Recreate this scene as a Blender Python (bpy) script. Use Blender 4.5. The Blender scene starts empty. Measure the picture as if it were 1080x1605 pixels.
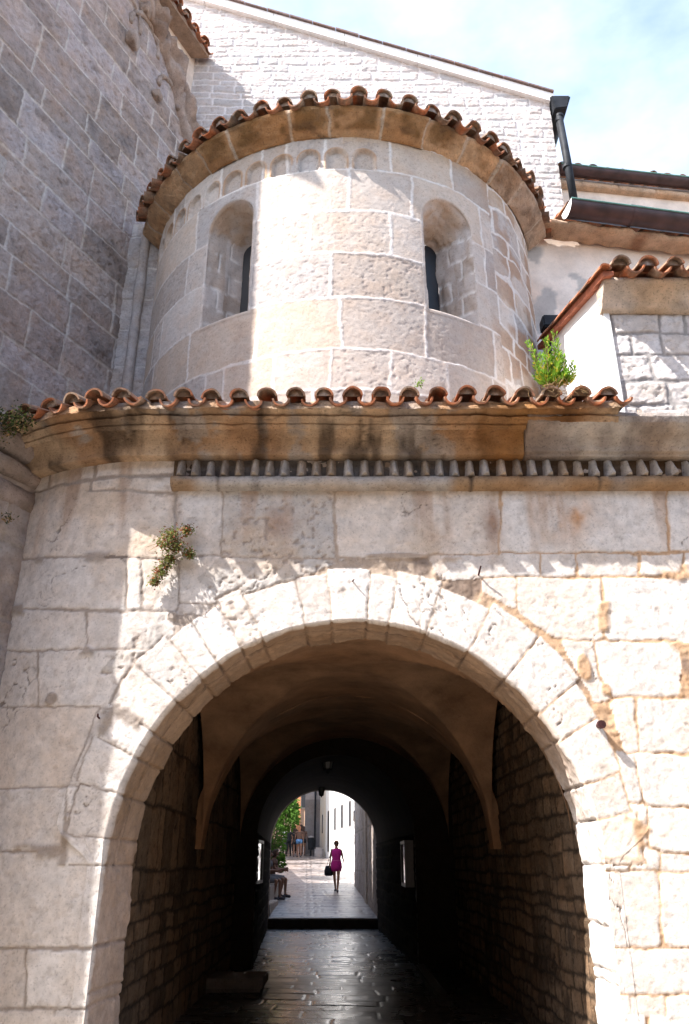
import bpy, bmesh, math, random
import numpy as np
from mathutils import Vector, Matrix

# ------------------------------------------------------------------ camera, sky, sun, exposure
scene = bpy.context.scene
PITCH = math.radians(23.7)
cam_d = bpy.data.cameras.new('camera'); cam = bpy.data.objects.new('camera', cam_d)
scene.collection.objects.link(cam); scene.camera = cam
cam.location = (0, 0, 1.6); cam.rotation_euler = (math.radians(90) + PITCH, 0, 0)
cam_d.sensor_fit = 'VERTICAL'; cam_d.sensor_height = 36; cam_d.lens = 1248 / 1605 * 36
cam_d.clip_start = 0.05; cam_d.clip_end = 2000

SUN = Vector((-2.0, -1.0, 2.7)).normalized()
world = bpy.data.worlds.new('World'); scene.world = world; world.use_nodes = True
wn, wl = world.node_tree.nodes, world.node_tree.links
bg = wn['Background']; bg.inputs['Strength'].default_value = 0.15
sky = wn.new('ShaderNodeTexSky'); sky.sky_type = 'NISHITA'; sky.sun_disc = False
sky.sun_elevation = math.asin(SUN.z); sky.sun_rotation = math.atan2(SUN.x, SUN.y)
sky.air_density = 1.0; sky.dust_density = 1.6; sky.ozone_density = 1.0
tc = wn.new('ShaderNodeTexCoord'); mp = wn.new('ShaderNodeMapping'); mp.inputs['Scale'].default_value = (1.6, 1.6, 3.2)
nz = wn.new('ShaderNodeTexNoise'); nz.inputs['Scale'].default_value = 1.7; nz.inputs['Detail'].default_value = 7; nz.inputs['Roughness'].default_value = 0.55
cr = wn.new('ShaderNodeValToRGB'); cr.color_ramp.elements[0].position = 0.42; cr.color_ramp.elements[1].position = 0.75
cr.color_ramp.elements[0].color = (0.0,) * 3 + (1,); cr.color_ramp.elements[1].color = (0.55,) * 3 + (1,)
mx = wn.new('ShaderNodeMixRGB'); mx.inputs['Color2'].default_value = (4.2, 4.5, 4.9, 1)
wl.new(tc.outputs['Generated'], mp.inputs['Vector']); wl.new(mp.outputs[0], nz.inputs['Vector']); wl.new(nz.outputs['Fac'], cr.inputs[0])
wl.new(cr.outputs[0], mx.inputs['Fac']); wl.new(sky.outputs[0], mx.inputs['Color1']); wl.new(mx.outputs[0], bg.inputs['Color'])

sl = bpy.data.lights.new('sun', 'SUN'); sl.energy = 3.9; sl.angle = math.radians(0.5); sl.color = (1.0, 0.965, 0.93)
so = bpy.data.objects.new('sun', sl); scene.collection.objects.link(so)
so.rotation_euler = SUN.to_track_quat('Z', 'Y').to_euler(); so.location = (-10, -5, 30)
vs = scene.view_settings; vs.view_transform = 'Standard'; vs.look = 'None'; vs.gamma = 1; vs.exposure = 1.74
scene.cycles.max_bounces = 8; scene.cycles.diffuse_bounces = 5

# ------------------------------------------------------------------ helpers
C = scene.collection
rnd = random.Random(7)
cp, sp = math.cos(PITCH), math.sin(PITCH); FP = 1248.0

def at(px, py, Y):
    """world point at distance Y in front of the viewer for a spot measured on the photograph"""
    a = (802.5 - py) / FP
    zr = Y * (sp + a * cp) / (cp - a * sp)
    return (px - 540) / FP * (Y * cp + zr * sp), 1.6 + zr

def zat(py, Y): return at(540, py, Y)[1]

def link(o, parent=None):
    C.objects.link(o)
    if parent: o.parent = parent
    return o

def thing(name, label, cat, group=None, loc=(0, 0, 0)):
    o = bpy.data.objects.new(name, None); link(o); o.location = loc
    o.empty_display_size = 0.2
    o['label'] = label; o['category'] = cat
    if group: o['group'] = group
    return o

def tag(o, label, cat, group=None):
    o['label'] = label; o['category'] = cat
    if group: o['group'] = group
    return o

def structure(o): o['kind'] = 'structure'; return o

def mesh_np(name, V, F, mat, parent=None, alb=None, smooth=True, local=True):
    """V (n,3), F list/array of quads or tris, alb (n,3) linear albedo per point. Positions are world positions."""
    V = np.asarray(V, dtype=np.float32)
    if parent is not None and local: V = V - np.array(parent.matrix_world.translation if False else parent.location, dtype=np.float32)
    me = bpy.data.meshes.new(name)
    if isinstance(F, np.ndarray):
        n, k = F.shape
        me.vertices.add(len(V)); me.vertices.foreach_set('co', V.ravel())
        me.loops.add(n * k); me.loops.foreach_set('vertex_index', F.astype(np.int32).ravel())
        me.polygons.add(n); me.polygons.foreach_set('loop_start', np.arange(0, n * k, k, dtype=np.int32))
        me.polygons.foreach_set('loop_total', np.full(n, k, dtype=np.int32))
        me.update(calc_edges=True)
    else:
        me.from_pydata([tuple(map(float, v)) for v in V], [], F); me.update()
    if smooth: me.polygons.foreach_set('use_smooth', np.ones(len(me.polygons), dtype=bool))
    if alb is not None:
        a = me.attributes.new('alb', 'FLOAT_COLOR', 'POINT')
        c4 = np.ones((len(V), 4), dtype=np.float32); c4[:, :3] = alb
        a.data.foreach_set('color', c4.ravel())
    me.materials.append(mat)
    o = bpy.data.objects.new(name, me); link(o, parent)
    return o

def grid_obj(name, P, mat, parent=None, alb=None, keep=None, flip=False, smooth=True):
    """P (n,m,3) grid of points; keep (n-1,m-1) face mask"""
    n, m = P.shape[:2]
    idx = np.arange(n * m).reshape(n, m)
    F = np.stack([idx[:-1, :-1], idx[1:, :-1], idx[1:, 1:], idx[:-1, 1:]], -1)
    if flip: F = F[..., ::-1]
    F = F[keep] if keep is not None else F.reshape(-1, 4)
    V = P.reshape(-1, 3); A = None if alb is None else alb.reshape(-1, 3)
    if keep is not None:
        used = np.unique(F); rem = np.full(n * m, -1); rem[used] = np.arange(len(used))
        F = rem[F]; V = V[used]; A = None if A is None else A[used]
    return mesh_np(name, V, F, mat, parent, A, smooth)

def _h(ix, iy, iz, s):
    h = (ix * 374761393 + iy * 668265263 + iz * 2147483647 + s * 974634777) & 0xFFFFFFFF
    h = ((h ^ (h >> 13)) * 1274126177) & 0xFFFFFFFF
    h = ((h ^ (h >> 16)) * 2246822519) & 0xFFFFFFFF
    return ((h ^ (h >> 15)) & 0xFFFFFF) / float(0xFFFFFF)

def vnoise(x, y, z, seed=0):
    x, y, z = np.broadcast_arrays(np.asarray(x, float), np.asarray(y, float), np.asarray(z, float))
    ix, iy, iz = np.floor(x).astype(np.int64), np.floor(y).astype(np.int64), np.floor(z).astype(np.int64)
    fx, fy, fz = x - ix, y - iy, z - iz
    fx, fy, fz = [t * t * (3 - 2 * t) for t in (fx, fy, fz)]
    r = 0
    for a in (0, 1):
        for b in (0, 1):
            for c in (0, 1):
                w = (fx if a else 1 - fx) * (fy if b else 1 - fy) * (fz if c else 1 - fz)
                r = r + w * _h(ix + a, iy + b, iz + c, seed)
    return r * 2 - 1

def fbm(u, v, w=0.0, scale=1.0, octv=4, seed=0, rough=0.5):
    r, a, t = 0, 1.0, 0.0
    for k in range(octv):
        r = r + a * vnoise(np.asarray(u) * scale, np.asarray(v) * scale, np.asarray(w) * scale + 17.3 * k, seed + k)
        t += a; a *= rough; scale *= 2.03
    return r / t * 1.6

def sstep(a, b, x):
    t = np.clip((x - a) / (b - a), 0, 1); return t * t * (3 - 2 * t)

def lerp(a, b, t):
    t = np.asarray(t)[..., None]; return np.asarray(a) * (1 - t) + np.asarray(b) * t

def rid(a, b=0, s=0): return _h(np.asarray(a).astype(np.int64), np.asarray(b).astype(np.int64), np.asarray(a).astype(np.int64) * 0, s)

def courses(u, v, vb, lmin, lmax, seed, custom=None, umin=-30.0, umax=30.0, tilt=0.0):
    """coursed masonry: returns distance to nearest joint and a block id"""
    vb = np.asarray(vb, float)
    row = np.clip(np.searchsorted(vb, v) - 1, 0, len(vb) - 2)
    d = np.minimum(v - vb[row], vb[row + 1] - v)
    bid = np.zeros(v.shape, dtype=np.int64); r_ = random.Random(seed)
    for k in range(len(vb) - 1):
        js = [umin + r_.uniform(0, lmin)]
        while js[-1] < umax: js.append(js[-1] + r_.uniform(lmin, lmax))
        if custom and k in custom:
            c = sorted(custom[k]); js = [j for j in js if j < c[0] - lmin * .6] + c + [j for j in js if j > c[-1] + lmin * .6]
        m = row == k
        if not m.any(): continue
        js = np.array(js); uu = u[m] + tilt * (v[m] - vb[k]) * (1 if k % 2 else -1)
        col = np.clip(np.searchsorted(js, uu) - 1, 0, len(js) - 2)
        d[m] = np.minimum(d[m], np.minimum(uu - js[col], js[col + 1] - uu))
        bid[m] = k * 1000 + col
    return d, bid

def rows(a, b, lo, hi, seed):
    r_ = random.Random(seed); o = [a]
    while o[-1] < b: o.append(o[-1] + r_.uniform(lo, hi))
    return o

def offset_normals(P):
    du = np.gradient(P, axis=0); dv = np.gradient(P, axis=1)
    n = np.cross(du, dv); n /= np.linalg.norm(n, axis=-1, keepdims=True) + 1e-12
    return n

# ------------------------------------------------------------------ materials
def new_mat(name):
    m = bpy.data.materials.new(name); m.use_nodes = True
    return m, m.node_tree.nodes, m.node_tree.links, m.node_tree.nodes['Principled BSDF']

def stone_mat(name, base=None, rough=0.9, vary=0.22, scale=9.0, bump=0.5, bdist=0.006, pits=0.35, fine=70.0, spec=0.25, warm=(1.0, 0.9, 0.8)):
    """base None: takes the point attribute 'alb' (own colour of each stone)"""
    m, N, L, b = new_mat(name)
    tc = N.new('ShaderNodeTexCoord')
    if base is None:
        a = N.new('ShaderNodeAttribute'); a.attribute_name = 'alb'; src = a.outputs['Color']
    else:
        a = N.new('ShaderNodeRGB'); a.outputs[0].default_value = (*base, 1); src = a.outputs[0]
    n1 = N.new('ShaderNodeTexNoise'); n1.inputs['Scale'].default_value = scale; n1.inputs['Detail'].default_value = 8; n1.inputs['Roughness'].default_value = 0.65
    n2 = N.new('ShaderNodeTexNoise'); n2.inputs['Scale'].default_value = fine; n2.inputs['Detail'].default_value = 5; n2.inputs['Roughness'].default_value = 0.7
    for n in (n1, n2): L.new(tc.outputs['Object'], n.inputs['Vector'])
    mr = N.new('ShaderNodeMapRange'); mr.inputs['From Min'].default_value = 0.3; mr.inputs['From Max'].default_value = 0.7
    mr.inputs['To Min'].default_value = 1 - vary; mr.inputs['To Max'].default_value = 1 + vary * 0.55
    L.new(n1.outputs['Fac'], mr.inputs['Value'])
    pr = N.new('ShaderNodeMapRange'); pr.inputs['From Min'].default_value = 0.32; pr.inputs['From Max'].default_value = 0.46
    pr.inputs['To Min'].default_value = 1 - pits; pr.inputs['To Max'].default_value = 1
    L.new(n2.outputs['Fac'], pr.inputs['Value'])
    mu = N.new('ShaderNodeMath'); mu.operation = 'MULTIPLY'; L.new(mr.outputs[0], mu.inputs[0]); L.new(pr.outputs[0], mu.inputs[1])
    vm = N.new('ShaderNodeVectorMath'); vm.operation = 'SCALE'; L.new(src, vm.inputs[0]); L.new(mu.outputs[0], vm.inputs['Scale'])
    # slight hue drift
    n3 = N.new('ShaderNodeTexNoise'); n3.inputs['Scale'].default_value = scale * 0.35; n3.inputs['Detail'].default_value = 4; L.new(tc.outputs['Object'], n3.inputs['Vector'])
    hr = N.new('ShaderNodeMapRange'); hr.inputs['From Min'].default_value = 0.42; hr.inputs['From Max'].default_value = 0.68; L.new(n3.outputs['Fac'], hr.inputs['Value'])
    mxx = N.new('ShaderNodeMixRGB'); mxx.blend_type = 'MULTIPLY'; mxx.inputs['Color2'].default_value = (*warm, 1)
    L.new(hr.outputs[0], mxx.inputs['Fac']); L.new(vm.outputs[0], mxx.inputs['Color1']); L.new(mxx.outputs[0], b.inputs['Base Color'])
    bs = N.new('ShaderNodeMath'); bs.operation = 'MULTIPLY_ADD'; bs.inputs[1].default_value = 1.6
    L.new(n2.outputs['Fac'], bs.inputs[0]); L.new(n1.outputs['Fac'], bs.inputs[2])
    bp = N.new('ShaderNodeBump'); bp.inputs['Strength'].default_value = bump; bp.inputs['Distance'].default_value = bdist * 4
    L.new(bs.outputs[0], bp.inputs['Height']); L.new(bp.outputs[0], b.inputs['Normal'])
    b.inputs['Roughness'].default_value = rough; b.inputs['Specular IOR Level'].default_value = spec
    return m

def plain_mat(name, col, rough=0.6, vary=0.15, scale=12, bump=0.15, metal=0.0, spec=0.4, bdist=0.004, streak=None):
    m, N, L, b = new_mat(name)
    tc = N.new('ShaderNodeTexCoord'); mp_ = N.new('ShaderNodeMapping'); L.new(tc.outputs['Object'], mp_.inputs['Vector'])
    if streak: mp_.inputs['Scale'].default_value = streak
    n1 = N.new('ShaderNodeTexNoise'); n1.inputs['Scale'].default_value = scale; n1.inputs['Detail'].default_value = 7
    L.new(mp_.outputs[0], n1.inputs['Vector'])
    rp = N.new('ShaderNodeValToRGB'); rp.color_ramp.elements[0].position = 0.3; rp.color_ramp.elements[1].position = 0.7
    rp.color_ramp.elements[0].color = tuple(c * (1 - vary) for c in col) + (1,); rp.color_ramp.elements[1].color = tuple(min(1, c * (1 + vary)) for c in col) + (1,)
    L.new(n1.outputs['Fac'], rp.inputs[0]); L.new(rp.outputs[0], b.inputs['Base Color'])
    bp = N.new('ShaderNodeBump'); bp.inputs['Strength'].default_value = bump; bp.inputs['Distance'].default_value = bdist
    L.new(n1.outputs['Fac'], bp.inputs['Height']); L.new(bp.outputs[0], b.inputs['Normal'])
    b.inputs['Roughness'].default_value = rough; b.inputs['Metallic'].default_value = metal; b.inputs['Specular IOR Level'].default_value = spec
    return m

M_facade = stone_mat('pale_limestone', vary=0.22, scale=12, bump=0.22, bdist=0.003, pits=0.30, fine=55, warm=(1, .955, .91))
M_apse = stone_mat('pitted_limestone', vary=0.12, scale=14, bump=0.22, bdist=0.003, pits=0.33, fine=45, warm=(1, .94, .89))
M_church = stone_mat('grey_weathered_limestone', vary=0.28, scale=9, bump=0.6, bdist=0.006, pits=0.30, fine=40)
M_mould = stone_mat('stained_moulding_stone', vary=0.35, scale=6, bump=0.7, bdist=0.009, pits=0.45, fine=50)
M_tile = stone_mat('old_terracotta', vary=0.35, scale=22, bump=0.6, bdist=0.004, pits=0.45, fine=120, warm=(1, 0.8, 0.65))
M_pass = stone_mat('passage_stone', vary=0.3, scale=6, bump=0.7, bdist=0.008, pits=0.4, fine=40)
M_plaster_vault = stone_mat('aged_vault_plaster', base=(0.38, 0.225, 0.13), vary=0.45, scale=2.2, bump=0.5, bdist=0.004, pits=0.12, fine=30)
M_shade_plaster = stone_mat('shade_dark_plaster', base=(.06, .042, .03), vary=.3, scale=2, bump=.3, fine=20)  # vault plaster darkened: deep shade of the inner barrel painted into the colour
M_pink = stone_mat('pink_plaster', vary=0.22, scale=3.0, bump=0.3, bdist=0.003, pits=0.12, fine=40, warm=(1, 0.95, 0.9))
M_white = stone_mat('white_plaster', base=(0.82, 0.81, 0.79), vary=0.05, scale=3, bump=0.15, bdist=0.003, pits=0.04, fine=40, warm=(1, .97, .94))
M_gutter = plain_mat('brown_painted_metal', (0.055, 0.028, 0.028), rough=0.45, vary=0.45, scale=5, bump=0.05, metal=0.0)
M_pipe = plain_mat('dark_grey_metal', (0.022, 0.024, 0.028), rough=0.6, vary=0.4, scale=6, bump=0.05, metal=0.0, spec=.12)
M_patina = plain_mat('verdigris_edge', (0.10, 0.22, 0.19), rough=0.6, vary=0.3)
M_rust = plain_mat('rusty_iron', (0.045, 0.012, 0.012), rough=0.9, vary=0.5, scale=40, bump=0.6)
M_black = plain_mat('dark_opening', (0.012, 0.012, 0.014), rough=0.35)
M_flash = plain_mat('pale_coping_slabs', (0.85, 0.84, 0.83), rough=0.8, vary=0.08)

def proc_ground(name, c1, c2, scale, rough, bw=0.9, rh=0.35, bump=0.4, rmin=None, off=0.0):
    m, N, L, b = new_mat(name)
    tc = N.new('ShaderNodeTexCoord'); br = N.new('ShaderNodeTexBrick')
    br.inputs['Scale'].default_value = scale; br.inputs['Mortar Size'].default_value = 0.012
    br.inputs['Brick Width'].default_value = bw; br.inputs['Row Height'].default_value = rh
    br.inputs['Color1'].default_value = (*c1, 1); br.inputs['Color2'].default_value = (*c2, 1); br.inputs['Mortar'].default_value = (*[c * .35 for c in c1], 1)
    nw = N.new('ShaderNodeTexNoise'); nw.inputs['Scale'].default_value = 2.5; L.new(tc.outputs['Object'], nw.inputs['Vector'])
    va = N.new('ShaderNodeVectorMath'); va.operation = 'MULTIPLY_ADD'; va.inputs[1].default_value = (.08, .08, 0)
    L.new(nw.outputs['Color'], va.inputs[0]); L.new(tc.outputs['Object'], va.inputs[2]); L.new(va.outputs[0], br.inputs['Vector'])
    n1 = N.new('ShaderNodeTexNoise'); n1.inputs['Scale'].default_value = 5; n1.inputs['Detail'].default_value = 8; L.new(tc.outputs['Object'], n1.inputs['Vector'])
    mxm = N.new('ShaderNodeMixRGB'); mxm.blend_type = 'MULTIPLY'; mxm.inputs['Fac'].default_value = 0.6
    cr_ = N.new('ShaderNodeValToRGB'); cr_.color_ramp.elements[0].color = (.5, .5, .5, 1); cr_.color_ramp.elements[0].position = .3; cr_.color_ramp.elements[1].position = .65
    L.new(n1.outputs['Fac'], cr_.inputs[0]); L.new(br.outputs['Color'], mxm.inputs['Color1']); L.new(cr_.outputs[0], mxm.inputs['Color2']); L.new(mxm.outputs[0], b.inputs['Base Color'])
    hb = N.new('ShaderNodeMath'); hb.operation = 'MULTIPLY_ADD'; hb.inputs[1].default_value = -1.0; L.new(br.outputs['Fac'], hb.inputs[0]); L.new(n1.outputs['Fac'], hb.inputs[2])
    bp = N.new('ShaderNodeBump'); bp.inputs['Strength'].default_value = bump; bp.inputs['Distance'].default_value = 0.02
    L.new(hb.outputs[0], bp.inputs['Height']); L.new(bp.outputs[0], b.inputs['Normal'])
    b.inputs['Roughness'].default_value = rough
    return m
M_square = proc_ground('square_paving', (0.40, 0.335, 0.26), (0.34, 0.285, 0.22), 1.0, 0.7)
M_street = proc_ground('worn_street_paving', (0.50, 0.44, 0.42), (0.42, 0.37, 0.35), 1.0, 0.42, bw=0.8, rh=0.32, bump=0.5)
def floor_mat():
    m = stone_mat('polished_floor_stone', rough=0.3, vary=0.4, scale=3, bump=0.10, bdist=0.001, pits=0.3, fine=12, spec=0.5)
    N, L = m.node_tree.nodes, m.node_tree.links
    n = N.new('ShaderNodeTexNoise'); n.inputs['Scale'].default_value = 6; n.inputs['Detail'].default_value = 6
    r = N.new('ShaderNodeMapRange'); r.inputs['To Min'].default_value = 0.22; r.inputs['To Max'].default_value = 0.40
    r.inputs['From Min'].default_value = .35; r.inputs['From Max'].default_value = .7
    L.new(n.outputs['Fac'], r.inputs['Value']); L.new(r.outputs[0], N['Principled BSDF'].inputs['Roughness'])
    return m
M_floor = floor_mat()

# ------------------------------------------------------------------ the archway facade
YF = 6.45; X0 = -1.7; RC = 2.15            # flat front, its left end bends back on a 2.15 m radius
XC, RA, ZS = 0.065, 1.855, 1.575           # arch centre, radius, springing height
def path(u, o=0.0):
    """plan point of the facade at wall coordinate u, pushed out by o"""
    u = np.asarray(u, float); phi = np.clip((X0 - u) / RC, 0, None)
    X = np.where(u >= X0, u, X0 - (RC + o) * np.sin(phi))
    Y = np.where(u >= X0, YF - o, YF + RC - (RC + o) * np.cos(phi))
    return X, Y
def fu(px, py):
    """wall coordinates (u, z) of a spot measured on the photograph"""
    Y = YF
    for _ in range(25):
        X, z = at(px, py, Y)
        if X >= X0: Y = YF; u = X
        else:
            s = min(1.0, (X0 - X) / RC); ph = math.asin(s); Y = 0.5 * Y + 0.5 * (YF + RC - RC * math.cos(ph)); u = X0 - RC * ph
    return u, z
U_L = -3.15                                 # left end of the facade, against the church

BL = []                                      # blocks of the front, measured: x0,y0,x1,y1 (or four corners)
def B(x0, y0, x1, y1, tone=None): BL.append(([(x0, y0), (x1, y0), (x1, y1), (x0, y1)], tone))
def Q(*pts, tone=None): BL.append((list(pts), tone))
B(44, 738, 74, 772); B(80, 736, 117, 772); B(122, 734, 171, 770); B(178, 730, 271, 768)
B(38, 778, 273, 874); Q((280, 772), (345, 772), (345, 868), (280, 868)); B(351, 768, 524, 874, 2); B(528, 766, 781, 868, 0.9); B(785, 766, 1042, 864, 0.8)
B(1050, 764, 1180, 862)
Q((675, 872), (843, 872), (843, 902), (690, 902)); B(850, 871, 900, 902); B(905, 870, 997, 900); B(1003, 869, 1066, 899); B(1073, 868, 1180, 897)
Q((282, 874), (520, 879), (440, 912), (330, 945), (282, 945)); 
B(22, 884, 196, 955); B(199, 882, 220, 953); B(224, 882, 280, 955); B(280, 950, 400, 958)
B(12, 961, 133, 1019); Q((139, 961), (268, 961), (262, 1016), (139, 1019))
B(-30, 1026, 58, 1108); Q((63, 1023), (240, 1021), (240, 1106), (63, 1106))
Q((-40, 1116), (150, 1113), (106, 1230), (-40, 1236)); Q((152, 1120), (230, 1115), (230, 1330), (112, 1230))
B(-40, 1242, 102, 1331); Q((110, 1238), (168, 1200), (168, 1332), (107, 1331))
B(-40, 1338, 165, 1480); B(-40, 1489, 37, 1577); B(44, 1489, 160, 1576); B(-40, 1584, 82, 1720); B(88, 1584, 150, 1720)
Q((762, 909), (808, 911), (808, 952), (762, 925)); Q((813, 908), (940, 908), (950, 1001), (880, 1001), (813, 955)); B(946, 906, 1180, 1001)
Q((884, 1006), (931, 1010), (957, 1092), (935, 1092)); Q((936, 1008), (1057, 1007), (1060, 1090), (960, 1090), (936, 1060)); B(1180, 1005, 1250, 1088)
Q((962, 1096), (993, 1096), (1000, 1178), (985, 1180)); B(1002, 1095, 1180, 1177)
Q((900, 1185), (992, 1185), (1010, 1240), (1010, 1263), (930, 1263)); B(998, 1183, 1180, 1262)
Q((905, 1230), (1008, 1262), (1012, 1322), (905, 1322)); B(1016, 1269, 1180, 1335)
B(949, 1331, 982, 1363); B(990, 1330, 1031, 1363); B(1036, 1340, 1180, 1366)
Q((945, 1369), (1024, 1369), (1039, 1482), (945, 1482)); B(1036, 1370, 1180, 1480); B(960, 1490, 1180, 1558); B(960, 1562, 1040, 1700); B(1046, 1562, 1180, 1700)
BLK = [([fu(*p) for p in pts], tn) for pts, tn in BL]

VA = [0.0]                                   # voussoir joints as angles from the right springing
_r = random.Random(5)
while VA[-1] < math.pi: VA.append(VA[-1] + _r.choice([.10, .12, .14, .16, .17, .2]))
VA = np.array(VA) * math.pi / VA[-1]
VL = np.array([_r.uniform(.43, .52) for _ in VA])
def spot(u, z, px, py, ru, rz):
    a, b = fu(px, py); return np.exp(-((u - a) / ru) ** 2 - ((z - b) / rz) ** 2)

def facade_F(u, z):
    """relief and own colour of the facade at wall coordinates"""
    w1 = fbm(u, z, 0, 2.2, 3, 11); w2 = fbm(u, z, 5, 2.2, 3, 12)
    wf1 = fbm(u, z, 0, 14, 3, 13); wf2 = fbm(u, z, 5, 14, 3, 14)
    uu = u + .012 * w1 + .009 * wf1; zz = z + .012 * w2 + .009 * wf2
    best = np.full(u.shape, -1.0); sec = np.full(u.shape, -1.0); bid = np.zeros(u.shape, dtype=np.int64); tone = np.full(u.shape, -1.0)
    for i, (pts, tn) in enumerate(BLK):
        d = np.full(u.shape, 9.0); n = len(pts)
        area = sum(pts[k][0] * pts[(k + 1) % n][1] - pts[(k + 1) % n][0] * pts[k][1] for k in range(n))
        sg = 1 if area > 0 else -1
        for k in range(n):
            (ax, ay), (bx, by) = pts[k], pts[(k + 1) % n]; L_ = math.hypot(bx - ax, by - ay) + 1e-9
            d = np.minimum(d, sg * ((bx - ax) * (zz - ay) - (by - ay) * (uu - ax)) / L_)
        m = d > best; sec = np.where(m, best, np.maximum(sec, d)); best[m] = d[m]; bid[m] = i + 1
        if tn is not None: tone[m] = tn
    best = np.where(best > -.032, (best - sec) / 2 + .001, best)
    # beyond the measured blocks: plain courses
    out = (u > fu(1176, 1000)[0]) | (z < 0.62) | (z > fu(540, 764)[1])
    dg, ig = courses(uu, zz, [-1] + rows(0, 8, .34, .56, 3), .5, 1.1, 21)
    best = np.where(out, dg - .006, best); bid = np.where(out, ig + 500, bid); tone = np.where(out, -1, tone)
    # the arch ring
    r = np.hypot(uu - XC, zz - ZS); th = np.arctan2(zz - ZS, uu - XC)
    k = np.clip(np.searchsorted(VA, th) - 1, 0, len(VA) - 2)
    L = VL[k] * (1 - .06 * np.abs(np.cos(th)) - .3 * np.abs(np.cos(th)) ** 6) + .015 * w1
    dr = np.minimum((th - VA[k]) * r, (VA[k + 1] - th) * r)
    ring = (th > 0.0) & (th < math.pi) & (r < RA + L)
    dout = r - RA - L
    nearring = (th > -0.0) & (th < math.pi)
    best = np.where(nearring & ~ring, np.minimum(best, dout), best)
    best = np.where(ring, np.minimum(np.minimum(dr, -dout), .3) - .002, best)
    bid = np.where(ring, 300 + k, bid); tone = np.where(ring, -1, tone)
    jw = .005 + .009 * sstep(-.3, .6, w2)                 # half joint width
    jw = np.where(ring, .002 + .006 * sstep(-.1, .8, w1), jw)
    m = sstep(jw - .003, jw + .009, best)
    t = rid(bid, 3, 1); t2 = rid(bid, 9, 2)
    rough = fbm(u, z, 0, 9, 4, 31) ; fine = fbm(u, z, 3, 34, 3, 33)
    pit = sstep(.42, .75, fbm(u, z, 8, 22, 3, 35))
    eroded = sstep(.25, .7, fbm(u, z, 1, 1.3, 3, 37)) + np.where(tone == 2, 1.2, 0)
    crk = np.abs(fbm(u, z, 2, 2.6, 4, 39)); crack = (1 - sstep(.0, .022, crk)) * (rid(bid, 4, 6) > .45) * sstep(-.1, .3, fbm(u, z, 9, 1.7, 2, 40))
    h = m * (.003 + .007 * t) + m * (.0020 * rough + .0017 * fine) * (1 + .9 * eroded) - .006 * pit * m * (.4 + eroded) - .010 * crack * m
    h += (1 - m) * .005 * (rough + fine)
    vein = (1 - sstep(.0, .016, np.abs(fbm(u, z, 22, 6.5, 4, 53)))) * sstep(-.1, .5, fbm(u, z, 29, 1.9, 2, 54)) * m
    h -= .003 * vein
    # patches where the mortar has spread over the stone
    patch = sstep(.45, .62, fbm(u, z, 4, 2.3, 4, 41)) * (1 - sstep(.02, .075, best))
    rub = np.clip(spot(u, z, 915, 1045, .06, .13) + spot(u, z, 950, 1080, .05, .06) + spot(u, z, 82, 1095, .07, .06) + spot(u, z, 160, 1480, .05, .1) * .8 + spot(u, z, 625, 872, .3, .035) + spot(u, z, 270, 965, .05, .04) + spot(u, z, 1080, 1050, .08, .12), 0, 1)
    rub = sstep(.35, .6, rub + .18 * rough)
    patch = np.clip(patch + rub, 0, 1)
    h = h * (1 - patch) + patch * (.014 + .008 * rough + .004 * fine)
    base = lerp((.60, .545, .50), (.73, .685, .645), t)
    base = lerp(base, (.68, .585, .50), (t2 > .72) * .5)
    base = lerp(base, (.40, .37, .34), np.clip(np.where(tone == 2, .62, 0), 0, 1))
    st = sstep(.15, .75, fbm(u, z, 6, 1.5, 5, 43)) * .35
    base = lerp(base, (.56, .42, .29), st * (.35 + 1.1 * sstep(2.9, 4.2, z)))
    drip = sstep(.1, .7, fbm(u * 5, z * .5, 0, 1.2, 4, 45)) * sstep(3.75, 4.6, z)
    base = lerp(base, (.42, .30, .22), drip * .75)
    for (px, py, ru, rz, a) in ((895, 810, .22, .16, .8), (770, 820, .07, .28, .85), (650, 830, .18, .2, .45), (430, 820, .3, .2, .35), (210, 800, .12, .2, .35)):
        g = spot(u, z, px, py, ru, rz); base = lerp(base, (.50, .27, .13) if px == 895 else (.33, .22, .16), np.clip(g * a * (.9 + 1.5 * fbm(u, z * .6, 2, 5, 4, 47)), 0, 1))
    lich = sstep(.35, .8, fbm(u, z, 12, 4, 4, 49)) * .35
    base = lerp(base, (.50, .47, .45), lich)
    base = lerp(base, (.10, .075, .06), np.clip(crack, 0, 1) * .75)
    base = lerp(base, (.36, .30, .27), vein * .75)
    base = lerp(base, (.30, .24, .20), pit * (.25 + .3 * np.clip(eroded, 0, 1)))
    mort = lerp((.42, .335, .265), (.52, .33, .19), sstep(0.4, 1.8, u) * .8)
    mort = lerp(mort, (.34, .30, .27), sstep(.4, -1.2, u) if False else (1 - sstep(-1.6, .2, u)) * .7)
    mort = lerp(mort, (.16, .12, .10), sstep(.25, .7, fbm(u, z, 20, 3, 3, 51)) * (1 - sstep(0, .004, best)) * .8)
    alb = lerp(mort, base, np.clip(m * (1 - patch), 0, 1))
    return h, alb

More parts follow.
